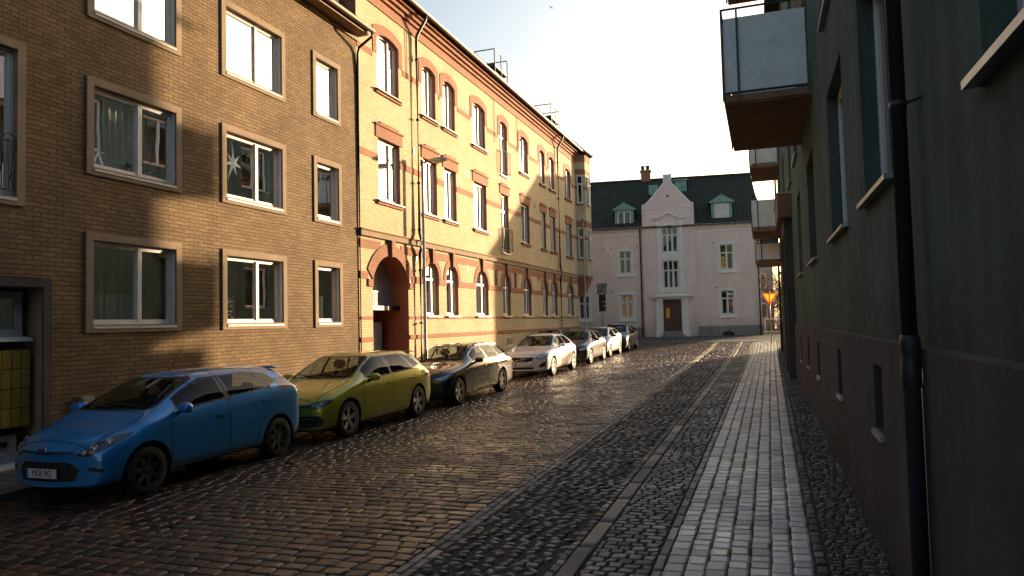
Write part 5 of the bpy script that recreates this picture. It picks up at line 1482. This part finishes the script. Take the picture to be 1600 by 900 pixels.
def win_polys(P, xa, xb1, xb2, xcx, ztop_r=None, quarter=None, cutz=.0):
    """side glass outlines: front door from xa to xb1, rear door xb2 to xcx, optional quarter light"""
    def belt(x):
        t = min(1, max(0, (x-P['xc'])/(P['xt']-P['xc']))); return P['zbf']+(P['zbr']-P['zbf'])*t+.035
    H = P['H']; zr = H-P.get('raildrop', .085)-.045
    def apil(x):
        t = (x-P['xc']-.06)/(P['xr']-P['xc']-.06); return P['zc']+.02+(zr+.03-P['zc'])*(t+.05*math.sin(PI*min(1, max(0, t))))-.045
    top = lambda x: min(apil(x), zr+.02 if x < P['xe']-.6 else zr+.02-(x-(P['xe']-.6))*P.get('taildrop', .06))
    xm = (P['xr']-P['xc'])*.5+P['xc']
    out = [[(xa, belt(xa)), (xb1, belt(xb1)), (xb1, top(xb1)), (P['xr']+.10, top(P['xr']+.10)), (xm+.12, top(xm+.12)), (xa+.02, max(belt(xa)+.02, top(xa+.02)))]]
    if xb2 is not None:
        e = P.get('rear_lean', .16)
        out.append([(xb2, belt(xb2)), (xcx, belt(xcx)), (xcx-e, top(xcx-e)), ((xb2+xcx-e)/2, top((xb2+xcx-e)/2)), (xb2+.0, top(xb2))])
    if quarter:
        q0, q1, l = quarter
        out.append([(q0, belt(q0)+.005), (q1, belt(q1)+.05), (q1-l, top(q1-l)-.03), (q0-P.get('rear_lean', .16)*.95, top(q0-P.get('rear_lean', .16))-.005)])
    return out

SPEC = {}
# small blue five-door hatchback
P = dict(paint='paint_blue', L=3.95, W=1.72, H=1.47, zb=.19, fo=.80, wb=2.49, R=.305, xc=.93, zc=.985, xr=1.80, xe=3.66, ze=1.405, xt=3.84, zt=1.0, zn=.70, zbf=.93, zbr=1.13, wr=.68,
    rim_mat='dark_rim', spokes=7, twin=False, spw=.03, plate='MOE 942', plate_z=.40, aerial=(1.95, 0), spoiler=.12, taildrop=.12, handle_z=.84, handle_rise=.085, mirror=(1.30, 1.02), rear_lean=.22)
P['side_windows'] = win_polys(P, 1.30, 2.17, 2.27, 3.10, quarter=(3.14, 3.36, .12))
P['doors'] = [[(1.16, .36), (1.16, .90), (1.20, .95), (1.90, 1.45), (2.22, 1.45), (2.22, .30), (1.24, .30)], [(2.22, .30), (2.22, 1.45), (2.95, 1.43), (3.16, 1.15), (3.12, .80), (2.90, .62), (2.80, .30)]]
P['front'] = [('grille', 'black_plastic', rpoly([(-.46, .655), (.46, .655), (.42, .63), (-.42, .63)], .01), 'one'),
    ('headlight', 'lamp_dark', rpoly([(.45, .605), (.60, .585), (.74, .66), (.80, .76), (.79, .81), (.70, .78), (.56, .69)], .02), 'pair'),
    ('lower_grille', 'black_plastic', rpoly([(-.36, .53), (.36, .53), (.50, .44), (.44, .30), (-.44, .30), (-.50, .44)], .03), 'one'),
    ('fog_light', 'black_plastic', rpoly([(.58, .43), (.74, .40), (.76, .43), (.62, .46)], .01), 'pair')]
P['lenses'] = [(.545, .632, .035), (.625, .675, .05), (.715, .735, .045)]
P['rear'] = [('tail_light', 'lamp_red', rpoly([(.60, .80), (.80, .80), (.80, 1.22), (.66, 1.22)], .03))]
P['badge'] = [('oval', 0, .665, .075, .032, 'chrome'), ('oval', 0, .665, .064, .025, 'plate_blue')]
P['flank'] = [('pillar', 'black_plastic', [(2.165, 1.03), (2.275, 1.03), (2.275, 1.36), (2.165, 1.36)]), ('pillar', 'black_plastic', [(3.04, 1.09), (3.16, 1.09), (3.02, 1.33), (2.86, 1.33)])]
SPEC['blue'] = P
# lime five-door hatchback
P = dict(paint='paint_lime', L=4.28, W=1.79, H=1.48, zb=.17, fo=.86, wb=2.62, R=.325, xc=1.12, zc=.985, xr=1.98, xe=3.82, ze=1.42, xt=4.12, zt=1.02, zn=.72, zbf=.95, zbr=1.03, wr=.68,
    spokes=5, plate=None, spoiler=.16, taildrop=.10, handle_z=.83, handle_rise=.03, mirror=(1.56, 1.02), rear_lean=.20)
P['side_windows'] = win_polys(P, 1.50, 2.40, 2.48, 3.34, quarter=(3.38, 3.72, .16))
P['doors'] = [[(1.34, .36), (1.34, .90), (1.40, .97), (2.08, 1.46), (2.44, 1.46), (2.44, .28), (1.40, .28)], [(2.44, .28), (2.44, 1.46), (3.20, 1.43), (3.40, 1.12), (3.34, .82), (3.10, .62), (2.98, .28)]]
P['front'] = [('grille', 'black_plastic', rpoly([(-.50, .655), (.50, .655), (.50, .62), (-.50, .62)], .008), 'one'),
    ('headlight', 'lamp_dark', rpoly([(.50, .665), (.80, .735), (.84, .715), (.82, .66), (.72, .605), (.52, .598)], .02), 'pair'),
    ('lower_grille', 'black_plastic', rpoly([(-.70, .47), (.70, .47), (.78, .40), (.74, .28), (-.74, .28), (-.78, .40)], .03), 'one')]
P['lenses'] = [(.60, .635, .028), (.72, .665, .03)]
P['rear'] = [('tail_light', 'lamp_red', rpoly([(.45, .80), (.86, .80), (.86, .98), (.50, .96)], .03))]
P['badge'] = [('ring', 0, .655, .055, .055, 'chrome'), ('bar', 0, .36, .60, .008, 'black_plastic'), ('bar', 0, .415, .62, .008, 'paint_lime'), ('bar', 0, .32, .60, .006, 'paint_lime')]
P['flank'] = [('pillar', 'black_plastic', [(2.395, 1.02), (2.485, 1.02), (2.485, 1.365), (2.395, 1.365)]), ('pillar', 'black_plastic', [(3.30, 1.04), (3.40, 1.04), (3.22, 1.34), (3.12, 1.34)])]
SPEC['lime'] = P
# dark estate
P = dict(paint='paint_navy', L=4.70, W=1.81, H=1.45, zb=.17, fo=.80, wb=2.84, R=.325, xc=1.36, zc=.985, xr=2.20, xe=4.20, ze=1.385, xt=4.54, zt=1.02, zn=.74, zbf=.945, zbr=1.0, wr=.67,
    spokes=5, plate=None, taildrop=.10, handle_z=.82, handle_rise=.02, mirror=(1.78, 1.02), rear_lean=.14, rails='chrome', chrome_trim=True, raildrop=.09)
P['side_windows'] = win_polys(P, 1.72, 2.62, 2.70, 3.48, quarter=(3.54, 4.18, .22))
P['doors'] = [[(1.56, .36), (1.56, .90), (1.62, .97), (2.28, 1.42), (2.66, 1.42), (2.66, .28), (1.60, .28)], [(2.66, .28), (2.66, 1.42), (3.40, 1.40), (3.52, 1.10), (3.46, .82), (3.22, .62), (3.12, .28)]]
P['front'] = [('grille', 'gloss_black', rpoly([(-.42, .70), (.42, .70), (.38, .46), (-.38, .46)], .03), 'one'),
    ('headlight', 'lamp_clear', rpoly([(.47, .60), (.58, .565), (.80, .64), (.86, .75), (.80, .76), (.60, .70)], .02), 'pair'),
    ('lower_grille', 'black_plastic', rpoly([(-.70, .36), (.70, .36), (.66, .24), (-.66, .24)], .03), 'one')]
P['lenses'] = [(.60, .63, .035), (.72, .675, .035)]
P['rear'] = [('tail_light', 'lamp_red', rpoly([(.45, .80), (.86, .80), (.86, .96), (.50, .95)], .03))]
P['badge'] = [('ring', 0, .585, .075, .075, 'chrome'), ('bar', 0, .64, .36, .009, 'chrome'), ('bar', 0, .53, .34, .009, 'chrome')]
P['flank'] = [('pillar', 'black_plastic', [(2.615, 1.0), (2.705, 1.0), (2.705, 1.33), (2.615, 1.33)]), ('sill_trim', 'chrome', [(1.30, .255), (3.10, .255), (3.10, .235), (1.30, .235)])]
SPEC['navy'] = P
# white three-door hatch
P = dict(paint='paint_white', L=4.25, W=1.78, H=1.44, zb=.18, fo=.90, wb=2.64, R=.32, xc=1.20, zc=.98, xr=2.05, xe=3.66, ze=1.375, xt=4.06, zt=.98, zn=.73, zbf=.945, zbr=1.02, wr=.66,
    spokes=5, plate='', plate_z=.44, taildrop=.14, handle_z=.83, mirror=(1.66, 1.02), rear_lean=.2, black_mirror=False, twin=False, spw=.035)
P['side_windows'] = win_polys(P, 1.60, 2.58, 2.64, 3.44)
P['doors'] = [[(1.44, .36), (1.44, .90), (1.50, .97), (2.14, 1.42), (2.61, 1.42), (2.61, .28), (1.50, .28)]]
P['front'] = [('grille', 'black_plastic', rpoly([(-.40, .69), (.40, .69), (.34, .55), (.26, .53), (-.26, .53), (-.34, .55)], .03), 'one'),
    ('headlight', 'lamp_clear', rpoly([(.48, .66), (.58, .60), (.76, .64), (.83, .72), (.80, .80), (.70, .80), (.54, .73)], .02), 'pair'),
    ('lower_grille', 'black_plastic', rpoly([(-.42, .345), (.42, .345), (.36, .27), (-.36, .27)], .02), 'one'),
    ('fog_light', 'black_plastic', rpoly([(.56, .40), (.70, .49), (.80, .52), (.76, .36), (.60, .33)], .02), 'pair')]
P['lenses'] = [(.62, .665, .04), (.73, .715, .04)]
P['rear'] = [('tail_light', 'lamp_red', rpoly([(.62, .66), (.84, .66), (.84, 1.16), (.70, 1.16)], .03))]
P['badge'] = [('ring', 0, .615, .05, .05, 'chrome'), ('slash', .0, .615, .36, .07, 'chrome')]
SPEC['white'] = P
# black hatch with an intake on the bonnet
P = dict(SPEC['lime']); P.update(paint='paint_black', L=4.25, W=1.80, H=1.47, plate='', plate_z=.40, rear_lean=.2, badge=[], black_mirror=True)
P['front'] = [('grille', 'gloss_black', rpoly([(-.55, .62), (.55, .62), (.50, .38), (-.50, .38)], .04), 'one'),
    ('headlight', 'lamp_clear', rpoly([(.52, .68), (.60, .61), (.82, .64), (.86, .74), (.70, .74)], .02), 'pair')]
SPEC['black'] = P
P = dict(SPEC['blue']); P.update(paint='paint_silver', H=1.50, plate='', plate_z=.42, badge=[], rim_mat='alloy', spokes=5, black_mirror=True, aerial=None)
SPEC['silver'] = P
P = dict(SPEC['lime']); P.update(paint='paint_grey', H=1.56, L=4.1, zc=1.02, zbf=.98, zbr=1.06, zn=.76, plate='', plate_z=.42, badge=[], black_mirror=True)
SPEC['grey'] = P

def park(o, x, yf, key, rz=0.0, sc=1.0):
    P = SPEC[key]; yc = yf+P['wb']/2+(P['L']/2-P['fo']-P['wb']/2)*sc
    o.location = (x, yc, float(gz(x, yc))+.004); o.rotation_euler = (.012, -.013, rz)
    o.scale = (sc, sc, sc)
    return o
park(make_car(SPEC['blue'], 'blue five-door hatchback with dark wheels, nearest car at the lower left'), -8.77, 7.68, 'blue', -.02, 1.07)
park(make_car(SPEC['lime'], 'yellow-green five-door hatchback parked between the blue and the dark estate car'), -8.60, 12.28, 'lime', -.02, 1.07)
park(make_car(SPEC['navy'], 'dark navy estate car with chrome roof rails behind the yellow-green hatchback'), -8.45, 17.2, 'navy', -.02, 1.06)
park(make_car(SPEC['white'], 'white three-door hatchback with a wide dark grille, its flank in the sun'), -8.34, 25.4, 'white', -.01, 1.04)
park(make_car(SPEC['black'], 'black hatchback with sunlit flank right behind the white three-door car'), -8.22, 30.7, 'black', 0, 1.0)
park(make_car(SPEC['silver'], 'silver hatchback with black mirrors, second last in the row'), -8.22, 35.0, 'silver', 0, .98)
park(make_car(SPEC['grey'], 'grey tall hatchback, last in the row and nearest to the pink house'), -8.05, 38.95, 'grey', 0, .97)

dk = dict(SPEC['black']); dk.update(paint='paint_brown', H=1.46)
SPEC['brown'] = dk
park(make_car(SPEC['brown'], 'dark brown hatchback standing half on the pavement against the yellow house', group=None), -10.35, 33.6, 'brown')

# ------------------------------------------------------------------ street furniture
def translucent_paint(name, col, t=.5):
    m, nt, out = newmat(name)
    p = N(nt, 'ShaderNodeBsdfPrincipled', i_Roughness=.4); p.inputs['Base Color'].default_value = rgba(col)
    q = N(nt, 'ShaderNodeBsdfTranslucent'); q.inputs[0].default_value = rgba(col)
    mx = N(nt, 'ShaderNodeMixShader'); mx.inputs[0].default_value = t
    L(nt, p.outputs[0], mx.inputs[1]); L(nt, q.outputs[0], mx.inputs[2]); L(nt, mx.outputs[0], out.inputs[0])
translucent_paint('backlit_yellow', (.95, .42, .02)); translucent_paint('backlit_red', (.80, .10, .02))  # metal sign made translucent so sun from behind brightens its face
def rtri(cx, cz, s, r=.04):
    return rpoly([(cx-s/2, cz+s*.2887), (cx+s/2, cz+s*.2887), (cx, cz-s*.5774)], r, 4)
g0 = float(gz(0, 44))
t = tag(empty('yield_sign', (.02, 44, g0), -.1), 'yellow triangular yield sign with red border at the far end of the footway', 'road sign')
b = MB(); b.tube([(0, 0, 0), (0, 0, 2.95)], .030, 10); b.build('pole', M['zinc'], t, smooth=True)
b = MB(); P3 = rtri(0, 2.62, .80); P4 = rtri(0, 2.62, .56, .02)
for k in range(len(P3)):
    k2 = (k+1) % len(P3); b.quad(*[(x, -.040, z) for x, z in (P3[k], P3[k2], P4[k2], P4[k])])

pl_ = b.build('sign_plate', M['backlit_red'], t, recalc=False)
b = MB(); b.poly([(x, -.040, z) for x, z in P4]); b.build('sign_face', M['backlit_yellow'], pl_, recalc=False)
b = MB(); b.box(-.05, .05, -.035, .03, 2.70, 2.73); b.box(-.05, .05, -.035, .03, 2.48, 2.51); b.build('clamp', M['zinc'], t)

# lamp on a post against the yellow house
gl = float(gz(-10.98, 22.06))+.11
t = tag(empty('street_lamp', (-10.98, 22.06, gl)), 'grey street lamp on a tall post in front of the sunlit yellow house', 'street lamp')
b = MB(); b.tube([(0, 0, 0), (0, 0, 1.1), (0, 0, 1.12), (0, 0, 7.45)], [.075, .075, .055, .042], 12); b.build('post', M['zinc'], t, smooth=True)
b = MB(); b.box(-.05, .05, -.05, .05, 7.36, 7.56); b.tube([(0, 0, 7.46), (.30, 0, 7.50)], .03, 8); b.build('arm', M['dark_metal'], t)
b = MB()
sec = lambda x, w, h: [(x, -w, 7.47), (x, -w*.8, 7.47+h*.7), (x, 0, 7.47+h), (x, w*.8, 7.47+h*.7), (x, w, 7.47)]
sc = [sec(.25, .07, .09), sec(.40, .11, .13), (sec(.70, .13, .14)), sec(.88, .09, .08), sec(.92, .02, .03)]
for i in range(4):
    for k in range(4): b.quad(sc[i][k], sc[i][k+1], sc[i+1][k+1], sc[i+1][k])
b.poly(sc[0]); hd_ = b.build('lamp_head', M['zinc'], t, smooth=True)
b = MB(); b.lathe([(0, -.07), (.5, -.06), (.85, -.03), (1, 0)], lambda x, y, h: (.60+x*.27, y*.105, 7.468+h), 16); b.build('lamp_glass', M['lamp_glass'], hd_, smooth=True)

t = tag(empty('lamp_post', (-10.80, 44.0, float(gz(-10.8, 44))+.11)), 'thin grey lamp post at the far corner of the yellow house', 'street lamp')
b = MB(); b.tube([(0, 0, 0), (0, 0, 1.0), (0, 0, 1.02), (0, 0, 7.7)], [.075, .075, .05, .04], 10); b.build('post', M['zinc'], t, smooth=True)
b = MB(); b.lathe([(.04, 0), (.12, .03), (.13, .10), (0, .16)], lambda x, y, h: (x, y, 7.7+h), 14); b.build('lamp_head', M['zinc'], t, smooth=True)

gs = float(gz(-10.6, 48))
t = tag(empty('no_parking_sign', (-10.62, 48.0, gs), .12), 'sign post with a pale square plate showing a struck-out ring above a dark plate', 'road sign')
b = MB(); b.tube([(0, 0, 0), (0, 0, 3.95)], .032, 10); b.build('pole', M['zinc'], t, smooth=True)
b = MB(); b.box(-.34, .34, -.055, -.04, 3.18, 3.92); pl_ = b.build('sign_plate', M['house_grey'], t, bevel=.004)
b = MB(); b.tube([(.22*math.cos(2*PI*k/28), -.058, 3.56+.22*math.sin(2*PI*k/28)) for k in range(29)], .026, 6, cap=False); b.build('ring', M['sign_back'], pl_)
b = MB(); b.box(-.46, .46, -.064, -.057, -.035, .035, T=lambda x, y, z: (x*.72-z*.69, y, 3.56+x*.69+z*.72)); b.build('strike_bar', M['sign_back'], pl_)
b = MB(); b.box(-.20, .20, -.006, 0, -.02, .02, T=lambda x, y, z: (x*.3+z*.9, y-.058, 3.56+x*.95)); b.build('symbol', M['sign_back'], pl_)
b = MB(); b.box(-.22, .24, -.055, -.04, 2.02, 3.16); p2_ = b.build('lower_plate', M['dark_metal'], t)
for (x0, x1, z0, z1) in ((.02, .20, 2.62, 2.70), (.08, .20, 2.30, 2.46), (.05, .18, 2.08, 2.14)):
    b = MB(); b.box(x0, x1, -.058, -.056, z0, z1); b.build('sign_patch', M['house_grey'], p2_)

# side street beyond the pink house: pale house, fence and bare trees
g = 1.0
t = tag(empty('pale_house', (-2.2, 74, g), -.05), 'pale house half hidden behind bare trees at the end of the side street', 'house')
b = MB(); b.box(-6, 2.6, 0, 8, 0, 7.5); b.build('wall', M['house_grey'], t)
b = MB(); b.poly([(-6.3, -.4, 7.4), (2.9, -.4, 7.4), (2.9, 4, 10.5), (-6.3, 4, 10.5)]); b.poly([(-6.3, 8.4, 7.4), (2.9, 8.4, 7.4), (2.9, 4, 10.5), (-6.3, 4, 10.5)]); b.build('roof', M['roof_tile'], t, recalc=False)
for k in range(2):
    f = b = MB(); z = 1.0+k*2.9
    for (x0, x1, z0, z1) in ((.9, 1.0, 0, 1.5), (1.9, 2.0, 0, 1.5), (1.0, 1.9, 0, .1), (1.0, 1.9, 1.4, 1.5), (1.42, 1.48, .1, 1.4)): b.box(x0, x1, -.06, -.002, z+z0, z+z1)
    f = b.build('window', M['white_wood'], t); b = MB(); b.box(1.0, 1.9, -.02, -.003, z+.1, z+1.4); b.build('pane', M['gloss_black'], f)
t = tag(empty('pipe_fence', (-.36, 56.5, .95), 0), 'low pipe fence beside the corner of the pink house', 'fence')
b = MB()
for x in (0, 1.5, 3.0, 4.5): b.tube([(x, 0, 0), (x, 0, 1.05)], .03, 8)
b.build('post', M['white_sheet'], t); b = MB(); b.tube([(0, 0, 1.05), (4.5, 0, 1.05)], .03, 8); b.tube([(0, 0, .12), (4.5, 0, .12)], .025, 8); b.build('rail', M['white_sheet'], t)
t = tag(empty('hedge', (-.1, 58.2, .95)), 'low brown winter hedge behind the pipe fence', 'hedge')
def leafcloud(n, box, s, rr, shape=None):
    b = MB()
    for k in range(n):
        p = Vector([rr.uniform(*box[i]) for i in range(3)])
        if shape and not shape(p): continue
        d = Vector((rr.gauss(0, 1), rr.gauss(0, 1), rr.gauss(0, 1))).normalized(); e = d.orthogonal().normalized()
        a = s*(.5+rr.random())
        b.quad(p, p+d*a+e*a*.35, p+d*a*2, p+d*a-e*a*.35)
    return b
rr = random.Random(4)
leafcloud(2600, ((0, 5.5), (0, .9), (0, .95)), .05, rr).build('leaves', M['twig'], t, recalc=False)
def tree(x, y, h, seed, label):
    rr = random.Random(seed); t = tag(empty('bare_tree', (x, y, .95)), label, 'tree', 'bare trees beyond the junction')
    b = MB(); c = MB()
    def br(p, d, l, r, lev):
        q = p+d*l; m_ = p+d*l*.5+Vector((rr.gauss(0, .04), rr.gauss(0, .04), 0))*l
        (b if lev < 2 else c).tube([p, m_, q], [r, r*.85, r*.65], 6 if lev < 2 else 4)
        if lev >= 5: return
        for k in range(3 if lev else 4):
            nd = (d+Vector((rr.gauss(0, .55), rr.gauss(0, .55), rr.gauss(.12, .3)))).normalized()
            br(p+d*l*rr.uniform(.55, 1), nd, l*rr.uniform(.55, .8), r*.55, lev+1)
    br(Vector((0, 0, 0)), Vector((0, 0, 1)), h*.30, h*.022, 0)
    b.build('trunk', M['bark'], t, smooth=True)
    for k in range(900):
        pass
    c.build('crown', M['twig'], t, recalc=False)
for i, (x, y, h) in enumerate(((.9, 62, 6.0), (2.2, 64, 7.0), (.2, 69, 7.5), (1.6, 71, 8.0), (3.2, 69, 8.5))):
    tree(x, y, h, 20+i, ('low', 'broad', 'slim', 'tall', 'tallest')[i]+' bare brown tree beyond the junction, seen past the yield sign')
t = tag(empty('shrub', (-.3, 60, .95)), 'dense brown shrubbery under the bare trees', 'shrub')
leafcloud(9000, ((0, 6), (0, 4), (0, 3.0)), .07, rr, lambda p: p.z < 1.9+.7*math.sin(p.x*2.1)+.5*math.sin(p.y*3+p.x)).build('branches', M['twig'], t, recalc=False)

# two small birds high over the roofs
def bird(x, y, z, s, rz, label):
    b = MB(); b.lathe([(0, -1), (.22, -.7), (.3, 0), (.16, .7), (0, 1.1)], lambda px, py, h: (px*.8, h, py*.8), 8)
    for sg in (1, -1):
        b.poly([(0, -.3, .1), (sg*.9, -.15, .55), (sg*1.9, .35, .25), (sg*.9, .35, .5), (0, .4, .1)])
    b.poly([(0, .9, 0), (.3, 1.7, 0), (-.3, 1.7, 0)])
    o = b.build('bird', M['bird_black'], None, recalc=False); o.location = (x, y, z); o.scale = (s, s, s); o.rotation_euler = (.2, .4, rz)
    tag(o, label, 'bird')
bird(-11.37, 40, 20.54, .11, .8, 'small dark bird in the open sky over the street')
bird(-14.26, 30, 16.38, .07, 2.0, 'tiny dark bird just above the gutter of the yellow house')

# unseen house added behind the viewpoint to limit the sky light in the street
t = tag(empty('sky_blocker_house', (0, -62, 0)), 'tall plain house closing the street behind the viewpoint', 'house')
b = MB(); b.box(-24, 14, -8, 0, -.5, 8); b.build('wall', M['house_tan'], t)
b = MB(); b.quad((-24.3, .4, 7.9), (14.3, .4, 7.9), (14.3, -4, 11), (-24.3, -4, 11)); b.quad((-24.3, -8.4, 7.9), (14.3, -8.4, 7.9), (14.3, -4, 11), (-24.3, -4, 11)); b.build('roof', M['roof_tile'], t, recalc=False)

# unseen houses added beyond the junction to hide horizon glow and cut glare
for i, (x, y, wd, h, rz) in enumerate(((34, 118, 22, 7.5, -.3), (58, 112, 20, 8.5, -.4), (14, 128, 16, 7.0, -.1))):
    t = tag(empty('horizon_blocker', (x, y, 1.0), rz), ('middle', 'rightmost', 'leftmost')[i]+' distant tiled house in the haze beyond the side street', 'house')
    b = MB(); b.box(-wd/2, wd/2, 0, 9, 0, h); b.build('wall', M['house_tan'], t)
    b = MB(); b.quad((-wd/2-.3, -.4, h-.1), (wd/2+.3, -.4, h-.1), (wd/2+.3, 4.5, h+3), (-wd/2-.3, 4.5, h+3)); b.quad((-wd/2-.3, 9.4, h-.1), (wd/2+.3, 9.4, h-.1), (wd/2+.3, 4.5, h+3), (-wd/2-.3, 4.5, h+3)); b.build('roof', M['roof_tile'], t, recalc=False)

# ------------------------------------------------------------------ light, sky and camera
AZ = math.radians(23.7); EL = math.radians(8.0)
S = Vector((math.sin(AZ)*math.cos(EL), math.cos(AZ)*math.cos(EL), math.sin(EL)))
sl = bpy.data.lights.new('sun', 'SUN'); sl.energy = SUN_E; sl.angle = math.radians(.53); sl.color = (1.0, .73, .44)
so = bpy.data.objects.new('sun', sl); so.rotation_euler = S.to_track_quat('Z', 'Y').to_euler(); so.location = (20, 40, 20); COL.objects.link(so)
w = bpy.data.worlds.new('World'); scene.world = w; w.use_nodes = True
nt = w.node_tree
for n in list(nt.nodes): nt.nodes.remove(n)
wo = nt.nodes.new('ShaderNodeOutputWorld'); bg = nt.nodes.new('ShaderNodeBackground'); sk = nt.nodes.new('ShaderNodeTexSky')
sk.sky_type = 'NISHITA'; sk.sun_disc = False; sk.sun_elevation = EL; sk.sun_rotation = AZ
sk.altitude = 50; sk.air_density = 1.0; sk.dust_density = 4.0; sk.ozone_density = 1.0
bg.inputs[1].default_value = SKY_E
L(nt, sk.outputs[0], bg.inputs[0]); L(nt, bg.outputs[0], wo.inputs[0])

cam = bpy.data.cameras.new('camera'); co = bpy.data.objects.new('camera', cam); COL.objects.link(co)
th, ph, ro = .3414, .0485, .0239
st, ct, sp_, cp = math.sin(th), math.cos(th), math.sin(ph), math.cos(ph)
F = Vector((-st*cp, ct*cp, sp_)); U = Vector((st*sp_, -ct*sp_, cp)); R = Vector((ct, st, 0))
U2 = U*math.cos(ro)+R*math.sin(ro); R2 = R*math.cos(ro)-U*math.sin(ro)
co.matrix_world = Matrix(((R2.x, U2.x, -F.x, 0), (R2.y, U2.y, -F.y, 0), (R2.z, U2.z, -F.z, 2.15), (0, 0, 0, 1)))
cam.sensor_width = 36; cam.lens = 36*1130/1600; cam.clip_start = .05; cam.clip_end = 3000
scene.camera = co
scene.view_settings.view_transform = 'Standard'; scene.view_settings.look = 'None'; scene.view_settings.exposure = 0; scene.view_settings.gamma = 1
scene.render.engine = 'CYCLES'
scene.cycles.max_bounces = 8; scene.cycles.diffuse_bounces = 4; scene.cycles.glossy_bounces = 4; scene.cycles.transparent_max_bounces = 16
scene.cycles.caustics_reflective = False; scene.cycles.caustics_refractive = False
scene.cycles.sample_clamp_indirect = 6.0
scene.cycles.use_denoising = True
